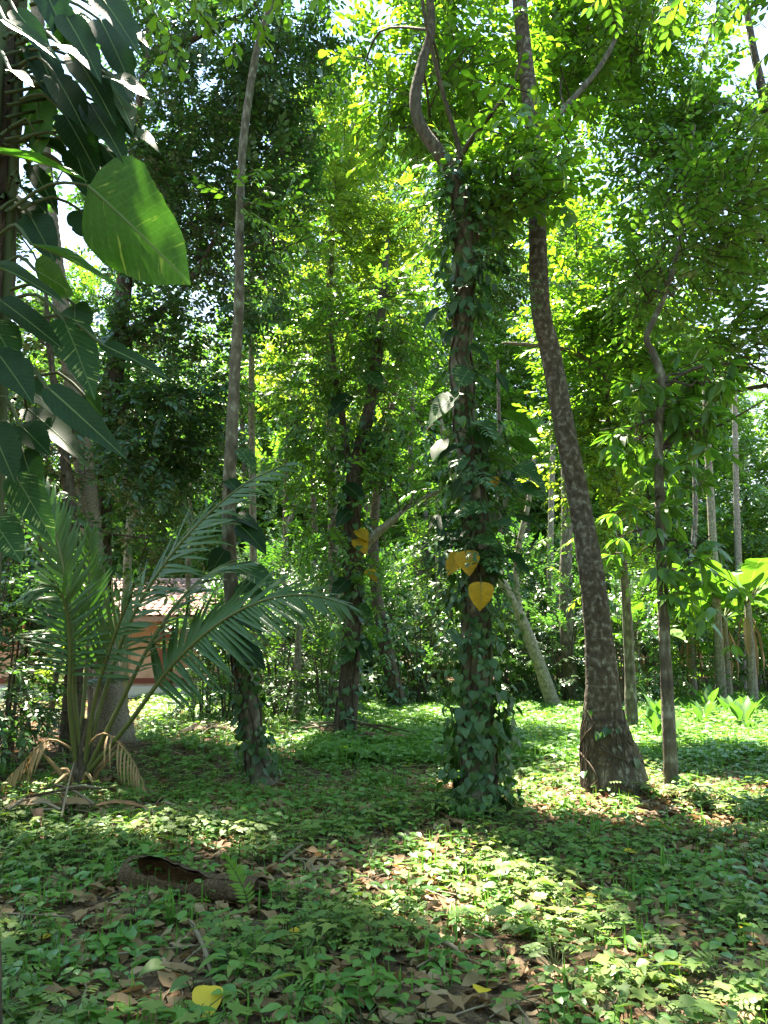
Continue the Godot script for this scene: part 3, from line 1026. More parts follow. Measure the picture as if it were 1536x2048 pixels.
func build_other_trees() -> void:
	# dark-leaved tree on the left, its branches across the upper left
	var path := [[205, 1480, 70, 14.0], [203, 1400, 52, 14.0], [200, 1200, 44, 14.0], [203, 1000, 40, 14.0], [214, 860, 38, 14.0], [232, 730, 36, 14.0], [246, 600, 32, 14.0], [258, 450, 27, 14.2], [268, 300, 22, 14.4], [290, 120, 16, 14.6], [310, -80, 10, 14.8]]
	var t := tree_at("dark_leaved_tree", "dark-leaved tree with brown trunk right behind the ringed palm", path)
	proto.dark = trunk(t, path, M.bark_dark, "trunk", 14, 0.16)
	trunk(t, [[268, 300, 18, 14.4], [300, 115, 16, 14.0], [360, 92, 15, 13.6], [420, 60, 13, 13.3], [500, 20, 9, 13.0], [560, -60, 5, 12.8]], M.bark_dark, "limb", 8)
	trunk(t, [[355, 95, 12, 13.6], [375, 55, 10, 13.6], [410, 10, 7, 13.6], [420, -60, 4, 13.6]], M.bark_dark, "limb", 8)
	trunk(t, [[236, 700, 20, 14.0], [300, 640, 15, 13.8], [380, 560, 11, 13.6], [450, 440, 7, 13.5]], M.bark_dark, "limb", 8)
	trunk(t, [[216, 850, 14, 14.0], [270, 800, 11, 13.7], [340, 790, 8, 13.4], [400, 800, 5, 13.2]], M.bark_dark, "limb", 8)
	crown(t, "dark", [
		[330, 860, 13.4, 95, 90, 0.9, 22, 7, at(300, 800, 13.6)], [290, 960, 13.4, 80, 80, 0.8, 16, 6, at(260, 850, 13.8)], [380, 780, 13.3, 70, 60, 0.7, 13, 6, at(380, 790, 13.2)],
		[310, 420, 14.2, 110, 130, 1.2, 30, 7, at(268, 300, 14.4)], [420, 330, 14.0, 120, 130, 1.2, 34, 7, at(420, 420, 13.5)], [530, 330, 13.6, 90, 160, 1.0, 30, 7, at(450, 440, 13.5)], [430, 480, 13.8, 110, 80, 1.0, 22, 6, at(400, 520, 13.6)],
		[400, 130, 13.6, 140, 110, 1.3, 32, 6, at(420, 60, 13.3)], [560, 130, 13.0, 110, 130, 1.2, 30, 7, at(500, 20, 13.0)], [300, 620, 13.8, 70, 50, 0.7, 9, 6, at(300, 640, 13.8)], [190, 780, 13.8, 90, 90, 0.9, 14, 6, at(214, 860, 14)], [360, 690, 13.6, 70, 50, 0.7, 8, 6, at(340, 790, 13.4)], [500, 590, 13.6, 60, 70, 0.7, 9, 6, at(450, 500, 13.5)],
		[240, 260, 14.6, 110, 160, 1.2, 24, 6, at(268, 300, 14.4)], [360, -200, 14.5, 340, 170, 2.4, 90, 7, at(310, -80, 14.8)],
	])
	# yellow-green tree in the middle
	path = [[672, 1440, 30, 17.0], [670, 1200, 24, 17.0], [664, 950, 20, 17.0], [660, 750, 17, 17.0], [660, 550, 14, 17.0], [668, 400, 11, 17.0], [672, 250, 7, 17.0]]
	t = tree_at("yellow_green_tree", "slender yellow-green tree lit through in the middle distance", path)
	trunk(t, path, M.bark_grey, "trunk", 10)
	crown(t, "lime", [[670, 250, 16.8, 75, 110, 1.0, 26, 7, at(668, 400, 17)], [640, 420, 16.6, 65, 110, 1.0, 24, 7, at(664, 480, 17)], [720, 420, 17.0, 70, 120, 1.0, 24, 7, at(664, 480, 17)], [640, 600, 16.6, 70, 90, 0.9, 18, 6, at(660, 620, 17)], [740, 600, 17.2, 70, 90, 0.9, 18, 6, at(660, 620, 17)], [590, 740, 16.8, 60, 90, 0.9, 14, 6, at(660, 750, 17)], [700, 780, 17.0, 70, 70, 0.9, 12, 6, at(660, 750, 17)], [830, 500, 17.2, 80, 140, 0.9, 22, 6, at(668, 400, 17)]])
	# right: wide tree whose stem stands just outside the picture
	path = [[1690, 1560, 60, 10.5], [1680, 1200, 42, 10.6], [1650, 850, 36, 10.8], [1600, 500, 28, 11.0], [1540, 250, 22, 11.2], [1500, 60, 15, 11.4], [1470, -150, 8, 11.6]]
	t = tree_at("spreading_tree", "spreading tree reaching in over the clearing from the right edge", path)
	trunk(t, path, M.bark_dark, "trunk", 12)
	trunk(t, [[1600, 500, 18, 11.0], [1500, 470, 14, 11.4], [1390, 430, 10, 11.8], [1290, 380, 6, 12.0]], M.bark_dark, "limb", 8)
	trunk(t, [[1640, 800, 16, 10.8], [1560, 770, 11, 11.0], [1450, 790, 8, 11.3], [1400, 830, 5, 11.5]], M.bark_dark, "limb", 8)
	trunk(t, [[1540, 250, 15, 11.2], [1440, 200, 11, 11.6], [1340, 170, 8, 12.0], [1240, 160, 5, 12.2]], M.bark_dark, "limb", 8)
	crown(t, "mid", [
		[1340, 120, 12.0, 120, 130, 1.1, 19, 7, at(1340, 170, 12)], [1230, 170, 12.2, 90, 120, 1.0, 13, 7, at(1290, 165, 12)], [1420, 280, 11.8, 100, 90, 1.1, 17, 7, at(1440, 200, 11.6)], [1330, 330, 12.0, 100, 100, 1.0, 13, 7, at(1390, 430, 11.8)], [1480, 430, 11.6, 90, 120, 1.0, 15, 7, at(1500, 470, 11.4)],
		[1330, 500, 11.9, 80, 80, 0.9, 9, 6, at(1390, 430, 11.8)], [1500, 640, 11.2, 80, 120, 0.9, 13, 7, at(1560, 770, 11)], [1430, 700, 11.4, 70, 60, 0.8, 6, 6, at(1450, 790, 11.3)], [1300, -140, 10.5, 200, 140, 1.6, 12, 6, at(1470, -150, 11.6)], [1750, 150, 9.5, 200, 300, 2.0, 22, 7, at(1540, 250, 11.2)], [1500, -420, 7.8, 340, 200, 2.0, 22, 7, at(1470, -150, 11.6)], [1850, -250, 7.0, 300, 330, 2.0, 26, 7, at(1540, 250, 11.2)]], 1.15)
	# forked stem behind the ivy tree carrying the foliage between the two big trunks
	path = [[1112, 1430, 38, 18.3], [1100, 1390, 28, 18.3], [1075, 1320, 24, 18.3], [1048, 1250, 22, 18.3], [1018, 1190, 19, 18.2], [985, 1130, 17, 18.1], [950, 1060, 18, 18.0], [910, 960, 14, 18.0], [880, 840, 10, 18.0]]
	t = tree_at("leaning_pale_tree", "pale leaning tree showing between the ivy tree and the coconut palm", path)
	trunk(t, path, M.bark_pale, "trunk", 12, 0.08)
	trunk(t, [[1042, 1240, 15, 18.3], [1032, 1160, 13, 18.2], [1040, 1080, 12, 18.1], [1058, 1000, 10, 18.0], [1070, 900, 7, 18.0]], M.bark_pale, "limb", 8)
	crown(t, "mid", [[1060, 800, 17.8, 80, 100, 1.0, 16, 6, at(1070, 900, 18)], [880, 780, 18.0, 80, 110, 1.0, 18, 6, at(880, 840, 18)], [830, 900, 18.2, 70, 80, 0.9, 12, 6, at(900, 920, 18)], [1010, 920, 18, 70, 80, 0.8, 12, 6, at(1060, 960, 18)]])
	# bright low tree between the palm and the slender stem
	path = [[1262, 1430, 26, 14.0], [1258, 1300, 20, 14.0], [1248, 1150, 16, 13.6], [1230, 980, 13, 13.2], [1215, 820, 10, 13.0], [1220, 680, 7, 13.0], [1240, 560, 4, 13.0]]
	t = tree_at("bright_leafy_tree", "bright yellow-green leafy tree between the coconut palm and the slender stem", path)
	trunk(t, path, M.bark_grey, "trunk", 10)
	trunk(t, [[1220, 760, 8, 13.0], [1150, 705, 10, 12.6], [1060, 690, 9, 12.2], [1005, 686, 5, 12.0]], M.bark_pale, "limb", 8)
	trunk(t, [[1218, 780, 9, 13.0], [1180, 640, 8, 12.6], [1250, 575, 7, 12.4], [1310, 530, 4, 12.2]], M.bark_pale, "limb", 8)
	crown(t, "lime", [[1200, 1000, 12.6, 80, 70, 0.7, 22, 6, at(1230, 980, 13.2)], [1220, 1120, 12.5, 60, 60, 0.6, 13, 6, at(1240, 1100, 13.4)], [1170, 900, 12.8, 60, 60, 0.6, 11, 6, at(1225, 900, 13.1)]])
	crown(t, "broad", [[1210, 800, 13.0, 100, 120, 0.9, 30, 6, at(1215, 820, 13)], [1180, 640, 12.8, 90, 90, 0.9, 20, 6, at(1220, 680, 13)], [1270, 690, 13.2, 80, 100, 0.8, 20, 6, at(1220, 680, 13)], [1260, 900, 13.2, 60, 80, 0.7, 13, 6, at(1225, 900, 13.1)], [1150, 480, 13.2, 70, 90, 0.8, 12, 6, at(1180, 640, 12.6)]])
	# two more stems in the middle distance
	path = [[797, 1428, 42, 18.2], [790, 1380, 32, 18.2], [776, 1310, 27, 18.3], [760, 1230, 24, 18.4], [750, 1160, 22, 18.5], [748, 1050, 19, 18.6], [765, 900, 15, 18.6], [790, 780, 11, 18.6], [800, 640, 6, 18.6]]
	t = tree_at("ivy_stem_tree", "small leaning tree with ivy at its foot left of the ivy tree", path)
	proto.stem_tree = trunk(t, path, M.bark_dark, "trunk", 12, 0.1)
	crown(t, "mid", [[800, 760, 18.6, 80, 90, 0.9, 14, 6, at(790, 780, 18.6)], [730, 950, 18.6, 60, 90, 0.8, 11, 6, at(755, 1000, 18.6)], [830, 1060, 18.8, 60, 90, 0.8, 9, 6, at(750, 1060, 18.6)]])
	path = [[246, 1420, 20, 17.0], [248, 1300, 17, 17.0], [254, 1150, 16, 17.0], [262, 1000, 14, 17.0], [272, 850, 11, 17.0], [285, 700, 7, 17.0]]
	t = tree_at("thin_pale_tree", "thin pale straight tree in front of the red tiled roof", path)
	trunk(t, path, M.bark_pale, "trunk", 10)
	crown(t, "dark", [[330, 720, 16.5, 90, 100, 1.0, 16, 6, at(285, 700, 17)], [250, 820, 17, 60, 80, 0.9, 8, 6, at(272, 850, 17)]])
	path = [[142, 1480, 46, 11.0], [146, 1380, 36, 11.0], [152, 1280, 32, 11.0], [150, 1150, 28, 11.1], [140, 1000, 24, 11.2], [120, 850, 18, 11.3], [100, 700, 12, 11.4], [90, 560, 6, 11.5]]
	t = tree_at("brown_stemmed_tree", "brown stem standing directly behind the foot of the young palm", path)
	trunk(t, path, M.bark_dark, "trunk", 12, 0.1)
	crown(t, "dark", [[60, 760, 11.2, 90, 110, 0.9, 20, 6, at(110, 770, 11.3)], [40, 600, 11.4, 90, 100, 0.9, 16, 6, at(100, 700, 11.4)], [60, 440, 11.6, 80, 90, 0.8, 12, 6, at(90, 560, 11.5)], [110, 300, 12.0, 90, 90, 0.9, 12, 6, at(90, 560, 11.5)], [70, 960, 11, 80, 70, 0.7, 9, 5, at(135, 950, 11.2)], [40, 1110, 10.6, 120, 90, 0.7, 18, 6, at(135, 1050, 11.2)], [90, 1210, 10.8, 110, 50, 0.6, 10, 6, at(150, 1150, 11.1)], [300, 1100, 12.6, 60, 50, 0.5, 6, 5, at(150, 1050, 11.2)]])
	# areca palms with pale stems at the right edge, and others in the shade
	var stems := [
		["pale thin areca palm in the clearing left of the banana clump", [[1440, 1350, 20, 20.0], [1432, 1200, 17, 20.0], [1424, 1050, 15, 20.0], [1416, 900, 14, 20.0], [1411, 780, 12, 20.0]], 8, 0.62],
		["pale areca palm behind the banana leaves at the right edge", [[1482, 1320, 15, 25.0], [1476, 1100, 13, 25.0], [1472, 950, 11, 25.0], [1469, 790, 10, 25.0]], 8, 0.6],
		["thin areca palm with drooping fronds behind the tall slim tree", [[512, 1420, 18, 16.5], [508, 1200, 15, 16.5], [504, 900, 13, 16.5], [503, 650, 12, 16.5], [506, 470, 11, 16.5]], 9, 0.42],
		["thin grey areca palm seen between ivy tree and leaning pale tree", [[1100, 1400, 16, 22.0], [1100, 1200, 14, 22.0], [1102, 1050, 12, 22.0], [1106, 880, 11, 22.0]], 8, 0.55],
		["straight thin areca palm left of the ivy tree's yellow leaves", [[884, 1410, 13, 22.5], [880, 1250, 11, 22.5], [876, 1120, 10, 22.5], [874, 980, 9, 22.5]], 7, 0.5],
	]
	for q in stems:
		t = tree_at("areca_palm", q[0], q[1], "areca palms", "palm tree")
		trunk(t, q[1], M.bark_pale, "trunk", 10, 0.03, 0.12)
		var top: Array = q[1][-1]
		palm_crown(t, at(top[0], top[1], top[3]), q[2], q[3])
	# low palms among the shrubs: fronds from the ground
	var low := [[1070, 1290, 20.0, 0.6, "low palm fanning out behind the pale leaning tree"], [815, 1270, 20.0, 0.5, "low palm among shrubs just left of the ivy tree"], [30, 1330, 11.5, 0.5, "low palm in deep shade at the left edge"], [1520, 1130, 26.0, 0.8, "sunlit palm beyond the banana clump at the right edge"], [600, 1330, 19.0, 0.45, "low palm behind the brush heap"]]
	for q in low:
		var g := at(q[0], q[1], q[2])
		g.y = land(g.x, g.z)
		t = thing("low_palm", q[4], "palm", g, "low palms")
		var s := Shape.new()
		tube(s, [Vector3(0, -0.05, 0), Vector3(0, 0.25, 0), Vector3(0.02, 0.5, 0)], [0.09, 0.07, 0.05], 8, 0.1)
		part("stem", s.mesh(M.bark_dark), t)
		for i in 9:
			var a := i * 2.4
			var b := facing(Vector3(cos(a), rng.randf_range(0.2, 1.3), sin(a)), Vector3.UP).scaled(Vector3.ONE * float(q[3]) * rng.randf_range(0.85, 1.15))
			part("frond", proto["frond%d" % (i % 3)], t, Transform3D(b, Vector3(0, 0.45, 0)))
	# trees beside and behind the camera, whose crowns keep the foreground in shade
	var beside := [
		[Vector3(-5.5, 0, -1.5), Vector3(-0.6, 0, -0.8), "tall shade tree beyond the left edge of the picture"], [Vector3(5.2, 0, -3.0), Vector3(-0.5, 0, -0.6), "tall shade tree beyond the right edge of the picture"],
		[Vector3(-1.5, 0, 4.5), Vector3(0.4, 0, -0.5), "tall shade tree behind where the photographer stands"], [Vector3(6.0, 0, 3.5), Vector3(-0.4, 0, 0.3), "tall shade tree behind the photographer towards the right"],
		[Vector3(-7.0, 0, 4.0), Vector3(0.3, 0, 0.3), "tall shade tree behind the photographer towards the left"], [Vector3(1.5, 0, 10.0), Vector3(0.3, 0, 0.3), "tall shade tree far behind the photographer"],
		[Vector3(-9.5, 0, -6.5), Vector3(0.3, 0, 0.3), "tall shade tree well beyond the left edge of the picture"], [Vector3(9.5, 0, -5.0), Vector3(0.3, 0, 0.3), "tall shade tree well beyond the right edge of the picture"]]
	for q in beside:
		var b: Vector3 = q[0]
		var lean: Vector3 = q[1]
		t = thing("shade_tree", q[2], "tree", b)
		var s := Shape.new()
		tube(s, [Vector3(0, -0.1, 0), Vector3(0, 2, 0) + lean * 0.1, Vector3(0, 5.5, 0) + lean * 0.5, Vector3(0, 9.5, 0) + lean], [0.24, 0.18, 0.14, 0.06], 12, 0.2, 0.1)
		part("trunk", s.mesh(M.bark_dark), t)
		var pl := [[], [], []]
		for i in 950:
			var r := sph()
			var p := b + lean + Vector3(0, 8.4, 0) + r * Vector3(4.2, 2.6, 4.0)
			if not shuts_gap(p):
				pl[i % 3].append(Transform3D(facing(r + sph(), Vector3.UP + sph() * 0.4), p - b))
		for k in 3:
			many("crown", sprig["mid%d" % k], pl[k], t)


# ---------- thin stems in the middle distance ----------
func build_thin_stems() -> void:
	var list := [
		[555, 19.0, 11, 700, "thin dark stem right of the tall slim tree"], [630, 21.0, 12, 650, "thin grey stem left of the bent tree"], [740, 22.0, 10, 760, "thin stem just right of the bent tree"], [830, 23.0, 13, 700, "thin stem between the small leaning tree and the ivy tree"],
		[1010, 23.0, 12, 720, "thin stem behind the fork of the pale leaning tree"], [1145, 19.5, 26, 820, "thick grey stem hidden partly by the coconut trunk"], [1288, 22.0, 10, 760, "thin stem between coconut palm and slender tree"], [1395, 24.0, 12, 820, "thin stem in the bright clearing beside the areca palm"],
		[395, 18.5, 10, 760, "thin dark stem in front of the house's right end"], [100, 15.0, 9, 900, "thin crooked stem in the shade left of the young palm"], [65, 14.0, 8, 980, "very thin stem in the shade near the left edge"]]
	for q in list:
		var far := float(q[1])
		var b := at(q[0], 1400, far)
		b.y = land(b.x, b.z)
		var t := thing("thin_stem_tree", q[4], "tree", b, "thin stems of the middle distance")
		var top := at(q[0] + rng.randf_range(-30, 30), q[3], far) - b
		var r := wide(q[2], far) * 0.5
		var s := Shape.new()
		tube(s, [Vector3(0, -0.1, 0), top * 0.3 + Vector3(rng.randf_range(-0.2, 0.2), 0, 0), top * 0.65 + Vector3(rng.randf_range(-0.2, 0.2), 0, 0), top], [r * 1.3, r, r * 0.85, r * 0.4], 9, 0.3, 0.08)
		part("trunk", s.mesh(M.bark_grey if int(q[0]) % 2 else M.bark_dark), t)
		var pl := [[], [], []]
		for i in 90:
			var c := sph()
			var p := top + Vector3(0, -0.2, 0) + c * Vector3(1.1, 1.0, 0.9)
			if not shuts_gap(p + b):
				pl[i % 3].append(Transform3D(facing(c + sph(), Vector3.UP + sph() * 0.5), p))
		for k in 3:
			many("crown", sprig["mid%d" % k], pl[k], t)


# ---------- background ----------
func build_far_trees() -> void:
	# [px of stem, distance, top py, half width px, kind, label]
	var list := [
		[130, 33, 540, 150, "far", "tall far tree rising behind the ringed palm"],
		[420, 29, 430, 130, "far", "tall far tree filling the sky left of the tall slim tree"],
		[610, 34, 230, 130, "far_lime", "very tall far tree behind the yellow-green tree"],
		[860, 33, 180, 150, "far_lime", "very tall far tree behind the ivy tree's crown"],
		[1120, 35, 300, 130, "far", "tall far tree glimpsed between ivy tree and coconut palm"],
		[1330, 31, 330, 140, "far_lime", "tall far tree behind the slender stem's crown"],
		[-120, 27, 560, 190, "far", "broad green tree far behind the near vine leaves"],
		[90, 30, 720, 170, "far", "round green tree behind the house roof's left end"],
		[320, 33, 800, 170, "far_lime", "light green tree behind the middle of the red roof"],
		[470, 28, 640, 140, "far", "tall green tree far behind the tall slim tree"],
		[585, 31, 800, 130, "far_lime", "light green far tree left of the bent tree"],
		[560, 24, 900, 110, "far", "small dense tree behind the brush heap"],
		[760, 30, 620, 150, "far_lime", "tall sunlit far tree behind the bent tree"],
		[850, 26, 900, 110, "far", "dense green tree filling the space left of the ivy tree"],
		[960, 32, 650, 150, "far", "tall far tree right behind the ivy tree"],
		[1050, 27, 880, 120, "far", "dense green tree behind the pale leaning tree"],
		[1180, 31, 600, 160, "far_lime", "tall far tree behind the leaning coconut palm"],
		[1300, 27, 820, 130, "far", "dense far tree behind the slender stem"],
		[1390, 34, 700, 150, "far_lime", "sunlit far tree behind the areca palms"],
		[1520, 30, 820, 130, "far_lime", "sunlit tree at the right edge behind the banana clump"],
		[1680, 27, 560, 190, "far", "broad tree beyond the right edge of the clearing"],
	]
	for q in list:
		var far := float(q[1])
		var b := at(q[0], 1400, far)
		b.y = 0.0
		var t := thing("far_tree", q[5], "tree", b, "trees in the background")
		var top := at(q[0], q[2], far).y
		var r := wide(q[3], far)
		var s := Shape.new()
		tube(s, [Vector3(0, -0.1, 0), Vector3(rng.randf_range(-0.3, 0.3), top * 0.4, 0), Vector3(rng.randf_range(-0.5, 0.5), top * 0.85, 0)], [0.2, 0.14, 0.05], 8, 0.5, 0.05)
		part("trunk", s.mesh(M.bark_grey), t)
		var pl := [[], [], []]
		var n := int(9.0 * r * top)
		for i in n:
			var c := sph()
			c = c.normalized() * pow(c.length(), 0.6)
			var p := Vector3(c.x * r, top * 0.60 + c.y * top * 0.42, c.z * r * 0.6)
			for j in 6:
				var pp := p + sph() * 0.8
				if pp.y < 0.2 or shuts_gap(pp + b):
					continue
				pl[rng.randi() % 3].append(Transform3D(facing(c + sph() * 0.9, Vector3.UP + sph() * 0.5).scaled(Vector3.ONE * rng.randf_range(0.8, 1.25)), pp))
		for k in 3:
			many("crown", sprig[q[4] + str(k)], pl[k], t)
	# the wood beyond reads as one mass
	var pl := [[], [], []]
	for i in 15000:
		var x := rng.randf_range(-34.0, 34.0)
		var z := rng.randf_range(-50.0, -38.0) + 0.004 * x * x
		var hill := 8.5 + 3.0 * patchy.get_noise_1d(x * 9.0)
		var p := Vector3(x, rng.randf() ** 0.8 * hill, z)
		pl[i % 3].append(Transform3D(facing(sph(), Vector3.UP + sph() * 0.5).scaled(Vector3.ONE * rng.randf_range(1.3, 2.2)), p))
	for i in 4500:
		var a := rng.randf_range(-0.35, PI + 0.35)
		var d := rng.randf_range(15.0, 24.0)
		pl[i % 3].append(Transform3D(facing(sph(), Vector3.UP + sph() * 0.5).scaled(Vector3.ONE * rng.randf_range(1.6, 2.6)), Vector3(cos(a) * d, rng.randf() * 9.0, sin(a) * d - 2.0)))
	for k in 3:
		var o := many("far_forest", sprig["far%d" % k], pl[k], self)
		tag(o, "far-off green wood closing the view behind all the trees", "forest", "far forest", "stuff")


func build_shrubs() -> void:
	# [px, ground py, distance, height px, half width px, kind, label]
	var list := [
		[10, 1400, 10.2, 330, 70, "shrub", "dark dense shrub at the left edge under the near vine leaves"],
		[-60, 1440, 9.0, 520, 90, "shrub", "tall dark shrub cut off by the left edge"],
		[410, 1400, 16.5, 220, 45, "under", "leafy shrub hanging over the house wall right of the ringed palm"],
		[455, 1410, 15.8, 140, 45, "shrub", "dark shrub standing left of the tall slim tree's foot"],
		[560, 1410, 16.0, 230, 80, "ferny", "feathery shrub just right of the tall slim tree"],
		[610, 1400, 18.0, 330, 70, "under", "tall shrub behind the brush heap"],
		[650, 1420, 15.5, 170, 50, "shrub", "dark shrub left of the bent tree's foot"],
		[760, 1400, 20.5, 260, 60, "under", "leafy shrub between bent tree and small leaning tree"],
		[840, 1405, 19.5, 190, 70, "shrub", "dark shrub right of the small leaning tree"],
		[880, 1400, 21.5, 330, 70, "ferny", "tall feathery shrub left of the ivy tree"],
		[1000, 1405, 20.0, 190, 60, "shrub", "dark shrub between ivy tree and pale leaning tree"],
		[1040, 1400, 21.5, 300, 70, "under", "leafy shrub behind the fork of the pale leaning tree"],
		[1130, 1405, 19.5, 230, 60, "shrub", "dark shrub just left of the leaning coconut palm"],
		[1250, 1400, 18.5, 220, 60, "shrub", "dark shrub just right of the leaning coconut palm"],
		[1300, 1395, 20.5, 260, 60, "ferny", "feathery shrub behind the slender stem"],
		[1375, 1385, 21.5, 160, 50, "mid", "sunlit shrub between slender stem and pale areca palm"],
		[1450, 1385, 23.5, 190, 60, "mid", "green shrub under the banana clump"],
		[1540, 1385, 23.0, 220, 60, "mid", "sunlit shrub at the right edge under banana leaves"],
		[108, 1400, 19.0, 70, 28, "lime", "pale sunlit bush before the house at the left"],
		[700, 1405, 23.0, 300, 80, "under", "leafy shrub far behind the bent tree"],
		[500, 1400, 20.5, 280, 70, "under", "leafy shrub behind the tall slim tree's trunk"],
		[1190, 1400, 22.5, 330, 70, "under", "tall shrub hidden partly by the coconut trunk"],
	]
	for q in list:
		var far := float(q[2])
		var b := at(q[0], q[1], far)
		b.y = land(b.x, b.z)
		var t := thing("shrub", q[6], "shrub", b, "shrubs of the understorey")
		var h := wide(q[3], far)
		var r := wide(q[4], far)
		var stems := Shape.new()
		var pl := [[], [], []]
		for i in 7:
			var a := i * 2.4
			tube(stems, [Vector3(cos(a) * 0.08, -0.05, sin(a) * 0.08), Vector3(cos(a) * r * 0.3, h * 0.4, sin(a) * r * 0.3), Vector3(cos(a) * r * 0.6, h * 0.85, sin(a) * r * 0.6)], [0.025, 0.018, 0.006], 6, 0.3)
		part("stems", stems.mesh(M.bark_dark), t)
		var n := int(clampf(26.0 * r * h, 30, 130))
		for i in n:
			var c := sph()
			c = c.normalized() * pow(c.length(), 0.55)
			var p := Vector3(c.x * r, h * 0.52 + c.y * h * 0.5, c.z * r)
			for j in 4:
				var pp := p + sph() * 0.3
				if pp.y > 0.05:
					pl[rng.randi() % 3].append(Transform3D(facing(c + sph() * 0.8 + Vector3(0, 0.3, 0), Vector3.UP + sph() * 0.4).scaled(Vector3.ONE * rng.randf_range(0.8, 1.3)), pp))
		for k in 3:
			many("foliage", sprig[q[5] + str(k)], pl[k], t)


func build_bananas() -> void:
	# [px, ground py, distance, stem height m, leaf m, leaves, label]
	var list := [
		[1505, 1380, 19.5, 2.5, 2.15, 10, "large banana plant with sunlit leaves at the right edge"],
		[1455, 1375, 21.5, 2.2, 1.9, 9, "banana plant left of the largest one in the clearing"],
		[1385, 1380, 21.0, 1.9, 1.8, 8, "banana plant with arching leaves beside the slender stem"],
		[1275, 1395, 20.0, 1.5, 1.7, 8, "shaded banana plant right of the leaning coconut trunk"],
		[1570, 1385, 21.5, 2.0, 1.8, 9, "banana plant cut off by the right edge"],
	]
	for q in list:
		var b := at(q[0], q[1], q[2])
		b.y = land(b.x, b.z)
		var t := thing("banana_plant", q[6], "banana plant", b, "banana plants")
		var h: float = q[3]
		var s := Shape.new()
		tube(s, [Vector3(0, -0.1, 0), Vector3(0.02, h * 0.5, 0), Vector3(0.04, h, 0)], [0.13, 0.105, 0.07], 10, 0.15, 0.06)
		part("stem", s.mesh(M.bark_pale), t)
		for i in int(q[5]):
			var a := i * 2.4 + float(q[0])
			var lift := rng.randf_range(0.35, 1.5)
			var d := Vector3(cos(a), lift, sin(a)).normalized()
			var o := Vector3(0.04, h - 0.05, 0)
			var st := o + d * 0.45
			var l := Shape.new()
			var out := []
			for k in 17:
				var u := k / 16.0
				var e := clampf(minf(u * 9.0, 1.0) * (1.0 - pow(maxf(u - 0.55, 0.0) / 0.45, 2.2)), 0.0, 1.0)
				out.append([u, e * (1.0 if k % 4 != 2 else rng.randf_range(0.72, 0.98))])
			leaf(l, st, d, Vector3.UP + Vector3(cos(a), 0, sin(a)) * -0.5, float(q[4]) * rng.randf_range(0.8, 1.1), 0.56, out, rng.randf_range(0.1, 0.5), rng.randf_range(0.25, 0.6), 0.12)
			var lp := part("leaf", l.mesh(M.banana), t)
			var k2 := Shape.new()
			tube(k2, [o, o.lerp(st, 0.6), st + d * 0.1], [0.035, 0.025, 0.012], 6, 0.2)
			part("stalk", k2.mesh(M.palm_stem), lp)
		# dry leaves hanging along the stem
		for i in 4:
			var a := i * 1.7 + 0.4
			var l := Shape.new()
			leaf(l, Vector3(cos(a) * 0.1, h * 0.85, sin(a) * 0.1), Vector3(cos(a) * 0.25, -1.0, sin(a) * 0.25), Vector3(cos(a), 0, sin(a)), h * rng.randf_range(0.35, 0.75), rng.randf_range(0.08, 0.18), BLADE, 0.9, 0.12, 0.6)
			var dl := part("dry_leaf", l.mesh(M.palm_dry), t)
			dl.set_meta("label", "withered brown leaf hanging along the stem")
	# upright broad leaves in the sunlit clearing
	var spots := []
	for i in 40:
		var zz := rng.randf_range(-20.0, -12.8)
		spots.append(Vector2(rng.randf_range(0.30, 0.52) * -zz, zz))
	var pm := []
	for i in 4:
		var root := Node3D.new()
		for j in 4 + i % 2:
			var a := j * 2.3 + i
			var l := Shape.new()
			var d := Vector3(cos(a) * 0.5, 1.0, sin(a) * 0.5)
			leaf(l, d.normalized() * 0.12, d, Vector3(-cos(a), 0.4, -sin(a)), rng.randf_range(0.30, 0.48), rng.randf_range(0.13, 0.18), LANCE, 0.25, 0.18, 0.05)
			part("leaf", l.mesh(M.taro), root)
		pm.append(root)
	for i in spots.size():
		var o: Node3D = pm[i % 4].duplicate()
		o.name = numbered("broad_leaf_herb")
		add_child(o)
		var x: float = spots[i].x
		var z: float = spots[i].y
		if x > 0.52 * -z + 0.3:
			x = 0.5 * -z - rng.randf() * 3.0
		o.position = Vector3(x, land(x, z), z)
		o.rotation.y = i * 1.3
		o.scale = Vector3.ONE * rng.randf_range(0.45, 1.4)
		tag(o, "upright broad-leaved herb growing in the sunlit clearing", "herb", "broad-leaved herbs in the clearing")
	for r in pm:
		r.free()


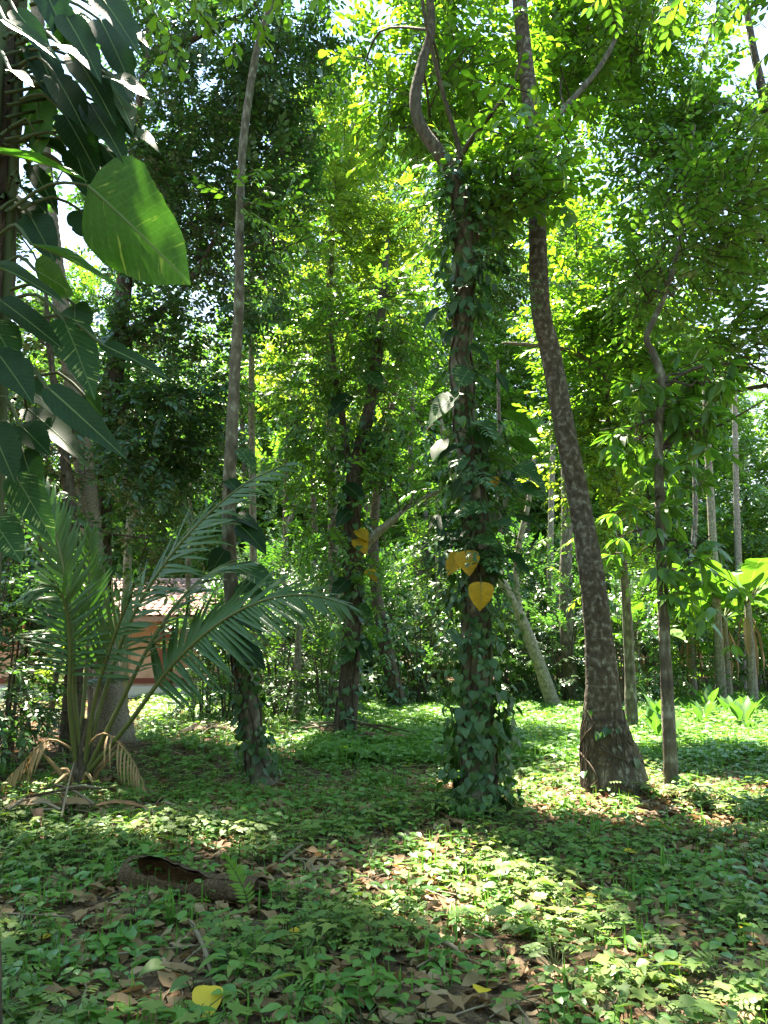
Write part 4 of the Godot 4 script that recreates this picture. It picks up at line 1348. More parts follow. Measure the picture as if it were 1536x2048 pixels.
func build_young_palm() -> void:
	var b := ground_at(158, 1580)
	var t := thing("young_coconut_palm", "young coconut palm with long arching fronds rising from the ground at the left", "palm", b)
	var z := -b.z
	var s := Shape.new()
	tube(s, [Vector3(0, -0.08, 0), Vector3(0.01, 0.15, 0), Vector3(0.02, 0.42, 0), Vector3(0.05, 0.75, 0)], [0.15, 0.12, 0.09, 0.05], 12, 0.06, 0.2)
	part("base", s.mesh(M.bark_dark), t)
	# [points as px, py, distance], up, leaflets a side, leaflet length, bare share, hang
	var f := [
		[[[165, 1540, z], [150, 1400, z - 0.1], [145, 1270, z - 0.2], [126, 1130, z - 0.2], [95, 1020, z - 0.15], [50, 935, z - 0.1], [5, 890, z]], Vector3(0.25, 0.35, 1.0), 44, 0.46, 0.34, 0.5, 38.0],
		[[[168, 1540, z], [205, 1400, z + 0.1], [262, 1240, z + 0.1], [335, 1120, z], [415, 1030, z - 0.1], [495, 965, z - 0.2], [580, 925, z - 0.3]], Vector3(-0.5, 0.7, 0.75), 48, 0.56, 0.30, 0.75, 46.0],
		[[[170, 1545, z], [235, 1420, z - 0.2], [300, 1290, z - 0.3], [365, 1195, z - 0.4], [430, 1140, z - 0.5], [500, 1122, z - 0.6]], Vector3(-0.3, 0.9, 0.4), 34, 0.46, 0.40, 0.6, 40.0],
		[[[172, 1550, z], [255, 1450, z - 0.3], [345, 1330, z - 0.5], [440, 1245, z - 0.7], [530, 1200, z - 0.8], [620, 1190, z - 0.9], [700, 1212, z - 1.0]], Vector3(0.15, 0.9, 0.9), 50, 0.60, 0.36, 0.75, 64.0],
		[[[158, 1540, z], [140, 1420, z - 0.2], [140, 1290, z - 0.4], [128, 1200, z - 0.55], [100, 1170, z - 0.7], [50, 1190, z - 0.8]], Vector3(0.1, 0.7, 0.8), 24, 0.44, 0.45, 0.95, 50.0],
		[[[162, 1520, z], [172, 1350, z + 0.1], [178, 1200, z + 0.15], [178, 1062, z + 0.2]], Vector3(0.0, 0.15, 1.0), 22, 0.40, 0.42, 0.2, 50.0],
		[[[165, 1540, z], [190, 1400, z - 0.2], [230, 1270, z - 0.45], [262, 1190, z - 0.7], [270, 1150, z - 0.9]], Vector3(-0.1, 0.6, 0.9), 22, 0.48, 0.45, 0.85, 45.0],
	]
	for q in f:
		var pts := []
		for c in q[0]:
			pts.append(at(c[0], c[1], c[2]) - b)
		pts[0] = Vector3(rng.randf_range(-0.03, 0.05), 0.12, 0.02)
		var fr := Shape.new()
		var rad := []
		for i in pts.size():
			rad.append(lerpf(0.030, 0.005, i / (pts.size() - 1.0)))
		tube(fr, pts, rad, 8, 0.06)
		var node := part("frond", fr.mesh(M.palm_stem), t)
		var k := 0
		if q[2] < 40:
			var small := Shape.new()
			for l in leaflet_places(pts, q[1], q[4], q[2], q[3], q[5], q[6]):
				leaf(small, l[0], l[1], l[2], l[3], 0.045, [[0.0, 0.5], [0.12, 0.9], [0.35, 1.0], [0.65, 0.8], [0.87, 0.4], [1.0, 0.0]], -0.3, rng.randf_range(0.1, 0.4))
			part("leaflets", small.mesh(M.palm), node).set_meta("kind", "stuff")
			continue
		for l in leaflet_places(pts, q[1], q[4], q[2], q[3], q[5], q[6]):
			var bs := facing(l[1], l[2])
			var span: float = l[3]
			part("leaflet", proto["leaflet%d" % ((k + rng.randi() % 2) % 3)], node, Transform3D(Basis(bs.x * (0.42 + 0.3 * span), bs.y * span, bs.z * span), l[0]))
			k += 1
	# two dead fronds hanging down its side
	for q in [[Vector3(0.02, 0.4, 0.05), Vector3(0.3, 0.62, 0.2), Vector3(0.62, 0.4, 0.3), Vector3(0.85, 0.05, 0.4)], [Vector3(-0.02, 0.4, 0.05), Vector3(-0.3, 0.55, 0.15), Vector3(-0.55, 0.3, 0.2), Vector3(-0.75, 0.04, 0.3)]]:
		var lf := Shape.new()
		var rb := Shape.new()
		frond_shape(lf, rb, q, Vector3(0.1, 1.0, 0.3), 0.014, 0.3, 16, 0.32, 0.022, 1.0)
		var dead := part("dead_frond", rb.mesh(M.palm_dry), t)
		dead.set_meta("label", "dry brown frond hanging to the ground")
		part("leaflets", lf.mesh(M.palm_dry), dead).set_meta("kind", "stuff")
	# dry fibre and broken stubs round its foot
	for i in 7:
		var a := i * 0.9
		var st := Shape.new()
		tube(st, [Vector3(cos(a) * 0.1, 0.02, sin(a) * 0.1), Vector3(cos(a) * 0.2, 0.2, sin(a) * 0.2), Vector3(cos(a) * 0.42, 0.14 + 0.3 * float(i % 3 == 0), sin(a) * 0.42)], [0.035, 0.025, 0.012], 6, 0.1, 0.1)
		part("dry_stub", st.mesh(M.palm_dry), t)


func build_near_vine() -> void:
	# trunk at the left edge with giant climbing leaves
	var path := [[-110, 2250, 190, 3.0], [-95, 1700, 150, 3.0], [-80, 1300, 140, 3.0], [-62, 950, 132, 3.0], [-42, 600, 128, 3.05], [-25, 300, 124, 3.1], [-8, 60, 120, 3.15], [5, -250, 110, 3.2], [15, -900, 90, 3.5]]
	var base := at(-110, 2250, 3.0)
	base.y = 0.0
	var t := thing("edge_tree", "dark rough tree trunk at the left edge carrying giant climbing leaves", "tree", base)
	var got := traced(path)
	got[0][0].y = -0.05
	var s := Shape.new()
	tube(s, local(got[0], base), got[1], 18, 0.08, 0.16)
	part("trunk", s.mesh(M.bark_dark), t)
	var top: Vector3 = got[0][-1]
	var pl := [[], [], []]
	for i in 520:
		var r := sph()
		var p := top + Vector3(0, 1.0, -1.0) + r * Vector3(3.2, 1.5, 3.2)
		if not shuts_gap(p):
			pl[i % 3].append(Transform3D(facing(r + sph(), Vector3.UP + sph() * 0.4), p - base))
	for k in 3:
		many("crown", sprig["broad%d" % k], pl[k], t)
	var v := thing("giant_climbing_vine", "climbing vine with giant heart-shaped leaves on the trunk at the left edge", "vine", base)
	for k in 2:
		var st := Shape.new()
		var pts := []
		var rr := []
		for i in got[0].size() - 1:
			var p: Vector3 = got[0][i]
			pts.append(p - base + Vector3(0.6 + 0.3 * k, 0, 0.75 - 0.5 * k).normalized() * (got[1][i] + 0.012))
			rr.append(0.02)
		tube(st, pts, rr, 8, 0.1, 0.1)
		part("vine_stem", st.mesh(M.stem), v)
	var dn := Vector3(0, 0.2, 1)          # seen from its upper side
	# [base px, py, tip px, py, width px, far base, far tip, up, material, fold, droop, root px, py]
	var P: Material = M.pothos
	var G: Material = M.pothos_plain
	var L: Material = M.pothos_pale
	var list := [
		[178, 372, 402, 575, 235, 2.9, 2.75, Vector3(0.2, 0.5, -0.8), L, 0.12, 0.06, 20, 420],
		[-40, 300, 188, 328, 120, 2.5, 2.45, Vector3(0.0, 0.95, 0.34), L, 0.25, 0.14, -60, 420],
		[70, 170, 95, 335, 105, 3.1, 3.0, Vector3(0.2, 0.1, -0.9), L, 0.12, 0.1, 10, 150],
		[62, 488, 262, 557, 70, 2.7, 2.6, Vector3(0.1, 0.95, 0.35), L, 0.3, 0.12, 0, 470],
		[70, 540, 165, 590, 80, 2.9, 2.8, Vector3(0.1, 0.6, -0.7), L, 0.15, 0.1, 0, 540],
		[-30, 525, 142, 580, 60, 2.6, 2.5, Vector3(0.0, 0.9, 0.5), G, 0.3, 0.15, -50, 560],
		[0, 600, 130, 694, 62, 2.7, 2.6, Vector3(-0.2, 0.7, 0.6), G, 0.25, 0.05, -40, 620],
		[128, 640, 192, 792, 92, 2.75, 2.65, Vector3(0.35, 0.2, 0.75), P, 0.2, 0.08, 20, 600],
		[150, 610, 150, 740, 95, 2.95, 2.9, Vector3(-0.3, 0.3, 0.75), G, 0.2, 0.08, 20, 580],
		[205, 690, 345, 752, 50, 2.65, 2.55, Vector3(-0.1, 0.8, 0.55), G, 0.25, 0.06, 60, 640],
		[95, 775, 253, 914, 66, 2.6, 2.5, Vector3(-0.35, 0.6, 0.6), G, 0.2, 0.05, 10, 740],
		[168, 790, 205, 832, 46, 2.9, 2.9, Vector3(0.0, 0.3, 0.9), G, 0.2, 0.1, 60, 760],
		[40, 850, 100, 905, 70, 2.8, 2.75, Vector3(0.1, 0.5, 0.8), G, 0.2, 0.1, -20, 800],
		[45, 900, 75, 1000, 62, 2.8, 2.75, Vector3(0.3, 0.1, 0.9), G, 0.2, 0.1, -20, 850],
		[30, 950, 112, 1085, 75, 2.75, 2.7, Vector3(0.3, 0.3, 0.85), P, 0.2, 0.1, -30, 900],
		[-15, 1040, 45, 1120, 80, 2.7, 2.65, Vector3(0.2, 0.6, 0.7), P, 0.2, 0.12, -60, 1000],
		[-20, 850, 30, 960, 90, 2.6, 2.55, Vector3(0.3, 0.3, 0.85), G, 0.2, 0.12, -60, 830],
		[-10, 700, 70, 800, 90, 2.6, 2.55, Vector3(0.3, 0.5, 0.75), G, 0.2, 0.12, -60, 690],
		[-20, 640, 40, 730, 80, 2.7, 2.6, Vector3(0.2, 0.6, 0.7), P, 0.2, 0.12, -60, 640],
		[60, 430, 110, 520, 75, 3.0, 2.95, Vector3(0.0, 0.5, 0.8), G, 0.2, 0.1, 0, 420],
		# dark hanging leaves above
		[90, -20, 150, 110, 80, 2.8, 2.75, Vector3(0.3, 0.3, 0.8), G, 0.2, 0.1, 20, -40],
		[30, 20, 105, 110, 55, 2.7, 2.6, Vector3(-0.2, 0.6, 0.7), G, 0.25, 0.1, -10, 10],
		[10, 40, 125, 105, 45, 2.5, 2.4, Vector3(-0.1, 0.7, 0.6), G, 0.3, 0.1, -30, 30],
		[130, 30, 205, 150, 75, 2.8, 2.7, Vector3(0.3, 0.3, 0.8), G, 0.2, 0.1, 40, 0],
		[190, -20, 285, 95, 80, 2.8, 2.7, Vector3(0.3, 0.4, 0.8), G, 0.2, 0.1, 60, -40],
		[200, 40, 275, 180, 80, 2.9, 2.8, Vector3(0.35, 0.2, 0.8), G, 0.2, 0.1, 60, 10],
		[150, 110, 235, 235, 80, 2.85, 2.75, Vector3(0.35, 0.3, 0.8), G, 0.2, 0.1, 50, 80],
		[215, 150, 305, 185, 60, 2.8, 2.7, Vector3(0.1, 0.6, 0.7), G, 0.2, 0.1, 60, 100],
		[110, 150, 175, 255, 80, 2.9, 2.8, Vector3(0.3, 0.3, 0.85), G, 0.2, 0.1, 40, 130],
		[180, 210, 258, 320, 80, 2.9, 2.8, Vector3(0.35, 0.3, 0.8), G, 0.2, 0.1, 60, 170],
		[130, 230, 200, 345, 85, 2.95, 2.9, Vector3(0.3, 0.3, 0.85), G, 0.2, 0.1, 40, 200],
		[120, 90, 185, 130, 45, 2.6, 2.55, Vector3(0.1, 0.8, 0.5), P, 0.2, 0.1, 30, 70],
		[20, 140, 70, 165, 40, 2.5, 2.45, Vector3(0.0, 0.8, 0.5), P, 0.2, 0.1, -20, 120],
		[70, 90, 130, 215, 75, 3.0, 2.9, Vector3(0.3, 0.2, 0.85), G, 0.2, 0.1, 20, 70],
		[150, 300, 185, 400, 75, 3.0, 2.95, Vector3(0.3, 0.3, 0.85), G, 0.2, 0.1, 40, 280],
		[160, 420, 215, 505, 80, 3.1, 3.0, Vector3(0.0, 0.4, 0.85), G, 0.2, 0.1, 40, 420],
		[60, 330, 120, 420, 50, 3.1, 3.0, Vector3(0.3, 0.5, 0.7), G, 0.2, 0.1, 0, 310],
	]
	# more of them crowd dark and overlapping along the trunk higher up
	for i in 26:
		var bx := rng.randf_range(40.0, 215.0)
		var by := rng.randf_range(-60.0, 330.0) if i < 20 else rng.randf_range(330.0, 900.0)
		if i >= 20:
			bx = rng.randf_range(0.0, 60.0)
		var lean := rng.randf_range(60.0, 125.0)
		list.append([bx, by, bx + lean, by + rng.randf_range(50.0, 105.0), rng.randf_range(55.0, 85.0), rng.randf_range(2.95, 3.4), rng.randf_range(2.85, 3.3), Vector3(rng.randf_range(-0.2, 0.3), rng.randf_range(0.5, 0.9), rng.randf_range(0.2, 0.7)), G, 0.2, 0.1, rng.randf_range(0.0, 40.0), by - 20.0])
	for q in list:
		var root := at(q[11], q[12], 2.95)
		big_leaf(v, at(q[0], q[1], q[5]), at(q[2], q[3], q[6]), wide(q[4], q[5]), q[7], q[8], q[9], q[10], 0.15, root)


func build_main_vines() -> void:
	# big-leaved vine on the middle tree
	var trunk_path: Array = proto.main
	var b: Vector3 = trunk_path[0][0]
	b.y = land(b.x, b.z)
	var v := thing("big_leaf_vine", "big-leaved variegated vine with three yellow leaves climbing the middle tree", "vine", b)
	var st := Shape.new()
	var pts := []
	var rr := []
	for i in range(0, trunk_path[0].size()):
		var a := 0.9 + 0.35 * sin(i * 1.1)
		pts.append(trunk_path[0][i] - b + Vector3(cos(a), 0, sin(a)) * (trunk_path[1][i] + 0.012))
		rr.append(0.016)
	tube(st, pts, rr, 8, 0.1, 0.1)
	part("vine_stem", st.mesh(M.stem), v)
	var P: Material = M.pothos
	var G: Material = M.pothos_plain
	var L: Material = M.pothos_pale
	var Y: Material = M.pothos_yellow
	var d := 7.35
	var list := [
		[938, 738, 915, 772, 62, d, d - 0.1, Vector3(0.1, 0.6, 0.75), P, 925],
		[918, 785, 848, 832, 56, d, d - 0.25, Vector3(-0.1, 0.75, 0.6), P, 925],
		[945, 740, 1022, 786, 34, d, d - 0.1, Vector3(0.2, 0.9, 0.3), G, 935],
		[944, 842, 1014, 866, 52, d - 0.1, d - 0.3, Vector3(0.1, 0.9, 0.4), P, 935],
		[1003, 828, 1098, 872, 48, d, d, Vector3(0.1, 0.95, -0.2), L, 940],
		[1020, 882, 1090, 905, 42, d + 0.1, d + 0.1, Vector3(0.1, 0.8, -0.5), L, 945],
		[985, 905, 1030, 938, 50, d, d, Vector3(0.2, 0.6, -0.7), L, 950],
		[1030, 935, 1105, 965, 66, d - 0.1, d - 0.2, Vector3(0.2, 0.7, 0.65), P, 955],
		[1020, 975, 1095, 992, 60, d - 0.1, d - 0.3, Vector3(0.1, 0.8, 0.55), P, 955],
		[918, 895, 868, 912, 32, d, d - 0.2, Vector3(-0.1, 0.9, 0.4), G, 940],
		[975, 1012, 912, 1018, 48, d - 0.1, d - 0.35, Vector3(0.0, 0.75, 0.6), P, 955],
		[972, 1050, 1035, 1040, 58, d - 0.1, d - 0.35, Vector3(0.1, 0.8, 0.55), P, 955],
		[945, 1078, 998, 1082, 60, d - 0.15, d - 0.4, Vector3(0.1, 0.8, 0.6), P, 955],
		[922, 1062, 868, 1086, 46, d, d - 0.2, Vector3(-0.2, 0.7, 0.6), G, 945],
		[1030, 1030, 1092, 1052, 34, d, d - 0.1, Vector3(0.1, 0.85, 0.45), G, 960],
		[1010, 1112, 1068, 1140, 46, d, d - 0.15, Vector3(0.2, 0.8, 0.5), G, 960],
		[958, 862, 978, 905, 40, d - 0.1, d - 0.15, Vector3(0.2, 0.3, 0.9), G, 945],
		[1005, 950, 1040, 978, 40, d + 0.15, d + 0.1, Vector3(0.2, 0.5, 0.8), G, 955],
		[925, 960, 900, 1000, 34, d, d, Vector3(-0.3, 0.3, 0.9), G, 945],
		[975, 1130, 1000, 1170, 36, d, d, Vector3(0.3, 0.4, 0.8), G, 960],
		[940, 690, 985, 720, 40, d, d, Vector3(0.3, 0.6, 0.6), G, 930],
		[915, 660, 880, 690, 36, d, d, Vector3(-0.3, 0.6, 0.6), G, 925],
		[930, 1102, 942, 1152, 52, d - 0.25, d - 0.3, Vector3(0.1, 0.2, 1.0), Y, 945],
		[918, 1108, 892, 1150, 40, d - 0.2, d - 0.2, Vector3(-0.4, 0.2, 0.9), Y, 945],
		[962, 1164, 961, 1224, 52, d - 0.3, d - 0.33, Vector3(0.0, 0.1, 1.0), Y, 958],
		[985, 955, 995, 975, 22, d, d, Vector3(0.2, 0.2, 1.0), Y, 955],
	]
	for i in 22:
		var y := rng.randf_range(420.0, 1150.0)
		var sd := 1.0 if rng.randf() < 0.6 else -1.0
		var x := 940.0 + sd * rng.randf_range(10.0, 60.0)
		list.append([x, y, x + sd * rng.randf_range(20.0, 50.0), y + rng.randf_range(12.0, 40.0), rng.randf_range(28.0, 48.0), d + rng.randf_range(-0.2, 0.3), d + rng.randf_range(-0.25, 0.25), Vector3(0.3 * sd, rng.randf_range(0.4, 0.9), 0.5), [G, P, G][i % 3], 940.0])
	for q in list:
		big_leaf(v, at(q[0], q[1], q[5]), at(q[2], q[3], q[6]), wide(q[4], q[5]), q[7], q[8], rng.randf_range(0.1, 0.4), rng.randf_range(0.1, 0.3), 0.14, at(q[9], q[1] - 10.0, 7.45))
	for l in v.get_children():
		if l is MeshInstance3D and l.mesh.surface_get_material(0) == Y:
			l.set_meta("label", "large yellow leaf with brown flecks")
	# fine ivy over the same trunk
	var iv := thing("trunk_ivy", "dark small-leaved ivy covering the lower trunk of the middle tree", "ivy", b)
	cling(iv, trunk_path, 0.02, 1.15, 620, 0.082, CORDATE, M.ivy, 0.20, 130)
	cling(iv, trunk_path, 1.1, 3.7, 800, 0.078, CORDATE, M.ivy, 0.28, 60)
	cling(iv, trunk_path, 3.6, 4.9, 120, 0.085, LANCE, M.ivy, 0.12, 20)
	cling(iv, trunk_path, 4.8, 7.0, 460, 0.13, LANCE, M.ivy, 0.30, 60)
	var leafy := [[], [], []]
	for i in 250:
		var y := rng.randf_range(1.6, 3.7) if i % 2 == 0 else rng.randf_range(4.9, 6.6)
		var a := rng.randf() * TAU
		var p := Vector3(b.x + 0.02 + cos(a) * rng.randf_range(0.1, 0.62), y, b.z - 0.1 + sin(a) * rng.randf_range(0.1, 0.5))
		leafy[i % 3].append(Transform3D(facing(Vector3(cos(a), -0.5, sin(a)), Vector3.UP).scaled(Vector3.ONE * 0.7), p - b))
	for k in 3:
		many("foliage", sprig["shrub%d" % k], leafy[k], iv)
	# ivy on the slim tree, the bent tree and the others
	var others := [
		["slim_ivy", proto.slim, 0.05, 1.9, 260, 0.085, 0.10, 60, "dark ivy round the foot of the tall slim tree"],
		["bent_ivy", proto.bent, 0.05, 5.5, 520, 0.10, 0.30, 60, "ivy hanging on the dark bent tree"],
		["stem_ivy", proto.stem_tree, 0.05, 2.2, 220, 0.10, 0.2, 0, "ivy at the foot of the small leaning tree"],
		["palm_ivy", proto.palm, 0.05, 0.9, 26, 0.085, 0.02, 13, "few small ivy leaves on the swollen base of the coconut palm"],
		["dark_ivy", proto.dark, 2.0, 7.5, 420, 0.14, 0.3, 0, "ivy climbing the dark-leaved tree on the left"],
	]
	for q in others:
		var p: Vector3 = q[1][0][0]
		p.y = land(p.x, p.z)
		var o := thing("trunk_ivy", q[8], "ivy", p, "ivy on the trunks")
		cling(o, q[1], q[2], q[3], q[4], q[5], CORDATE, M.ivy, q[6], q[7])
	# larger leaves on the slim tree
	var sb: Vector3 = proto.slim[0][0]
	sb.y = land(sb.x, sb.z)
	var sv := thing("slim_tree_vine", "vine with a few large split leaves on the tall slim tree", "vine", sb)
	var more := [[478, 1050, 540, 1100, 60, 9.1], [480, 1140, 560, 1165, 66, 9.1], [476, 1170, 540, 1200, 50, 9.1], [470, 1030, 520, 1050, 40, 9.2], [470, 1220, 530, 1260, 50, 9.15], [455, 960, 490, 990, 40, 9.2], [462, 1280, 540, 1330, 60, 9.1], [450, 1100, 415, 1150, 44, 9.2], [480, 900, 515, 940, 40, 9.2]]
	for q in more:
		big_leaf(sv, at(q[0], q[1], q[5]), at(q[2], q[3], q[5] - 0.15), wide(q[4], q[5]), Vector3(0.2, 0.7, 0.6), G if q[0] % 4 else P, 0.2, 0.2, 0.1, at(465, q[1], 9.25))
	var bb: Vector3 = proto.bent[0][0]
	bb.y = land(bb.x, bb.z)
	var bv := thing("bent_tree_vine", "vine with yellow and green leaves on the dark bent tree", "vine", bb)
	for q in [[715, 1060, 738, 1078, 30, Y], [712, 1078, 735, 1105, 34, Y], [700, 1020, 670, 1050, 36, G], [690, 970, 735, 1000, 40, G], [735, 1140, 755, 1160, 24, Y], [695, 1160, 660, 1190, 36, G], [720, 1280, 745, 1320, 36, G], [715, 1210, 745, 1240, 32, P], [700, 1300, 675, 1330, 34, P], [730, 745, 770, 775, 50, P], [700, 790, 650, 830, 44, G], [740, 870, 780, 900, 40, P]]:
		big_leaf(bv, at(q[0], q[1], 13.0), at(q[2], q[3], 12.8), wide(q[4], 13.0), Vector3(0.1, 0.6, 0.75), q[5], 0.2, 0.2, 0.1, at(706, q[1], 13.15))


func build_floor_things() -> void:
	# rotten hollow log
	var a := ground_at(258, 1772)
	var c := ground_at(518, 1812)
	var b := (a + c) / 2.0
	b.y = land(b.x, b.z)
	var lg := thing("rotten_log", "rotten hollow log lying among the herbs in the foreground", "log", b)
	var s := Shape.new()
	var inner := Shape.new()
	var dir := (c - a)
	dir.y = 0.0
	var side := dir.normalized().cross(Vector3.UP)
	var n := 26
	var m := 15
	for j in n + 1:
		var u := float(j) / n
		var ctr := a.lerp(c, u) - b
		ctr.y = 0.055 + 0.01 * sin(u * 9.0)
		var r0 := 0.108 + 0.02 * sin(u * 5.0 + 1.0)
		# the top is broken open between 5 and 60 per cent of its length
		var open := 0.62 * smoothstep(0.02, 0.18, u) * (1.0 - smoothstep(0.5, 0.68, u)) + 0.12 * relief.get_noise_2d(u * 300.0, 3.0)
		for k in m + 1:
			var q := lerpf(open, TAU - open, float(k) / m) + 0.55
			var o := Vector3.UP * cos(q) + side * sin(q)
			var r := r0 * (1.0 + 0.16 * relief.get_noise_2d(u * 160.0, q * 40.0))
			s.vert(ctr + o * r, o, Vector2(u, q))
			inner.vert(ctr + o * (r - 0.02 - 0.012 * relief.get_noise_2d(u * 260.0, q * 60.0)), -o, Vector2(u, q))
	for j in n:
		for k in m:
			var i := j * (m + 1) + k
			s.quad(i, i + 1, i + m + 2, i + m + 1)
			inner.quad(i, i + 1, i + m + 2, i + m + 1)
	part("bark_shell", s.mesh(M.rotten), lg)
	var ih := part("hollow", inner.mesh(bark([[0.0, lin(0.05, 0.02, 0.012)], [0.5, lin(0.13, 0.06, 0.03)], [1.0, lin(0.24, 0.13, 0.07)]], 0.04, Vector3(3, 3, 3), 2.0, 51)), lg)
	ih.set_meta("label", "crumbling reddish brown wood inside")
	# dry broken wood at its end
	for i in 5:
		var st := Shape.new()
		var e := c - b + Vector3(rng.randf_range(-0.08, 0.05), 0.05 + 0.02 * i, rng.randf_range(-0.05, 0.08))
		tube(st, [e - dir.normalized() * 0.12, e, e + dir.normalized() * rng.randf_range(0.05, 0.12)], [0.03, 0.025, 0.008], 6, 0.05, 0.3)
		part("splinter", st.mesh(M.rotten), lg)
	# brush heaps: dead branches and fronds
	var heaps := [[430, 1470, 0.55, 26, "heap of dead branches and dry fronds right of the ringed palm"], [650, 1478, 0.75, 34, "brush heap of dry twigs between slim tree and bent tree"], [770, 1490, 0.6, 16, "dry branches lying right of the bent tree's foot"], [110, 1640, 0.4, 14, "dry frond litter at the foot of the young palm"]]
	for q in heaps:
		var p := ground_at(q[0], q[1])
		var t := thing("brush_heap", q[4], "brush", p, "heaps of dead wood")
		for i in int(q[3]):
			var st := Shape.new()
			var a0 := rng.randf() * TAU
			var r: float = q[2]
			var o := Vector3(rng.randf_range(-r, r) * 0.7, rng.randf_range(0.02, 0.28), rng.randf_range(-r, r) * 0.4)
			var dd := Vector3(cos(a0), rng.randf_range(-0.15, 0.45), sin(a0) * 0.6) * rng.randf_range(0.3, 0.85)
			var th := rng.randf_range(0.005, 0.018)
			tube(st, [o - dd * 0.5, o + Vector3(0, 0.03, 0), o + dd * 0.5], [th, th * 0.8, th * 0.4], 5, 0.15)
			part("stick", st.mesh(M.dead_twig if i % 3 else M.rotten), t)
		for i in 6:
			var l := Shape.new()
			var a1 := rng.randf() * TAU
			leaf(l, Vector3(rng.randf_range(-0.4, 0.4), 0.12, rng.randf_range(-0.3, 0.3)), Vector3(cos(a1), 0.2, sin(a1)), Vector3(0.2, 1, 0.3), rng.randf_range(0.3, 0.6), rng.randf_range(0.08, 0.16), LANCE, 0.5, 0.3, 0.2)
			part("dry_leaf", l.mesh(M.litter[i % 4]), t)
	# upright grey stakes behind the brush heap
	for q in [[592, 1412, 1250, 15.5, 13, "grey wooden stake standing behind the brush heap"], [790, 1412, 1300, 20.0, 9, "thin grey stake beside the small leaning tree"]]:
		var st := Shape.new()
		var p := at(q[0], q[1], q[3])
		p.y = land(p.x, p.z)
		var h: float = at(q[0], q[2], q[3]).y
		var r := wide(q[4], q[3]) * 0.5
		tube(st, [Vector3(0, -0.05, 0), Vector3(0.01, h * 0.5, 0), Vector3(0.03, h, 0)], [r, r, r * 0.9], 8, 0.1, 0.08)
		lone("wooden_stake", st.mesh(M.bark_pale), q[5], "stake", p)
	# dead fronds and long sticks on the floor
	for q in [[[262, 1580], [300, 1592], [335, 1618], "bleached dead frond tip lying right of the young palm"], [[330, 1622], [380, 1640], [440, 1640], "dry stalk lying on the ground in front of the young palm"]]:
		var p := ground_at(q[1][0], q[1][1])
		var t := thing("fallen_frond", q[3], "frond", p, "fallen fronds")
		var pts := []
		for i in 3:
			pts.append(ground_at(q[i][0], q[i][1]) - p + Vector3(0, 0.07, 0))
		var lf := Shape.new()
		var rb := Shape.new()
		frond_shape(lf, rb, pts, Vector3.UP, 0.012, 0.1, 9, 0.22, 0.02, 0.3)
		part("rib", rb.mesh(M.dead_twig), t)
		part("leaflets", lf.mesh(M.palm_dry), t)
	for q in [[110, 1490, 135, 1560, 0.35, "short broken stick leaning beside the young palm"], [700, 1455, 1000, 1530, 0.02, "long dry branch lying behind the ivy tree"], [1040, 1690, 1100, 1720, 0.03, "short twig lying in front of the coconut palm"], [380, 1860, 430, 1990, 0.02, "dry twig lying in the foreground leaf litter"], [860, 1900, 930, 1925, 0.03, "dark twig lying in the sunlit patch"], [560, 1740, 610, 1700, 0.02, "thin twig on the shaded ground behind the log"]]:
		var p := ground_at(q[0], q[1])
		var e := ground_at(q[2], q[3])
		var st := Shape.new()
		var ee := e - p
		tube(st, [Vector3(0, 0.03 + q[4], 0), ee * 0.5 + Vector3(0.02, 0.05 + q[4] * 0.4, 0.02), ee + Vector3(0, 0.03, 0)], [0.011, 0.013, 0.009], 7, 0.08, 0.15)
		lone("fallen_stick", st.mesh(M.dead_twig), q[5], "stick", p, "fallen sticks")
	# spiky young frond and a grass tuft
	var fp := ground_at(500, 1830)
	var ff := thing("young_fern", "small fern frond standing at the right end of the log", "fern", fp)
	var lf2 := Shape.new()
	var rb2 := Shape.new()
	frond_shape(lf2, rb2, [Vector3(0, 0, 0), Vector3(-0.03, 0.12, 0), Vector3(-0.09, 0.24, 0.01), Vector3(-0.16, 0.34, 0.03)], Vector3(0.2, 0.3, 1), 0.005, 0.2, 16, 0.07, 0.016, 0.1)
	part("rib", rb2.mesh(M.stem), ff)
	part("leaflets", lf2.mesh(M.grass[1]), ff)
	for q in [[340, 1850, "grass tuft in front of the rotten log"], [1190, 1690, "small grass tuft before the coconut palm"], [215, 1770, "grass blades at the left end of the log"], [1330, 1760, "grass tuft in the shade at the right"]]:
		var p := ground_at(q[0], q[1])
		var t := thing("grass_tuft", q[2], "grass", p, "grass tufts")
		for i in 9:
			var l := Shape.new()
			var a2 := i * 2.4
			leaf(l, Vector3(cos(a2) * 0.015, 0, sin(a2) * 0.015), Vector3(cos(a2) * 0.35, 1, sin(a2) * 0.35), Vector3(cos(a2), 0.2, sin(a2)), rng.randf_range(0.14, 0.28), 0.014, STRAP, 0.2, 0.35)
			part("blade", l.mesh(M.grass[i % 3]), t)
	# big fallen yellow leaves
	var ys := [[415, 2036, 0.17, 0.13, "big yellow leaf at the bottom edge of the ground"], [585, 1888, 0.09, 0.05, "small yellow leaf on the litter right of the log"], [1262, 1722, 0.11, 0.06, "yellow leaf on the shaded ground in front of the coconut palm"], [1490, 1885, 0.11, 0.06, "yellow leaf near the right edge of the foreground"], [85, 1902, 0.08, 0.05, "yellow leaf near the left edge of the foreground"], [1185, 1812, 0.11, 0.06, "yellow leaf at the edge of the sunlit patch"], [965, 2010, 0.10, 0.09, "small pale yellow leaf low in the sunlit patch"], [470, 1660, 0.10, 0.05, "yellow leaf on the ground behind the log"]]
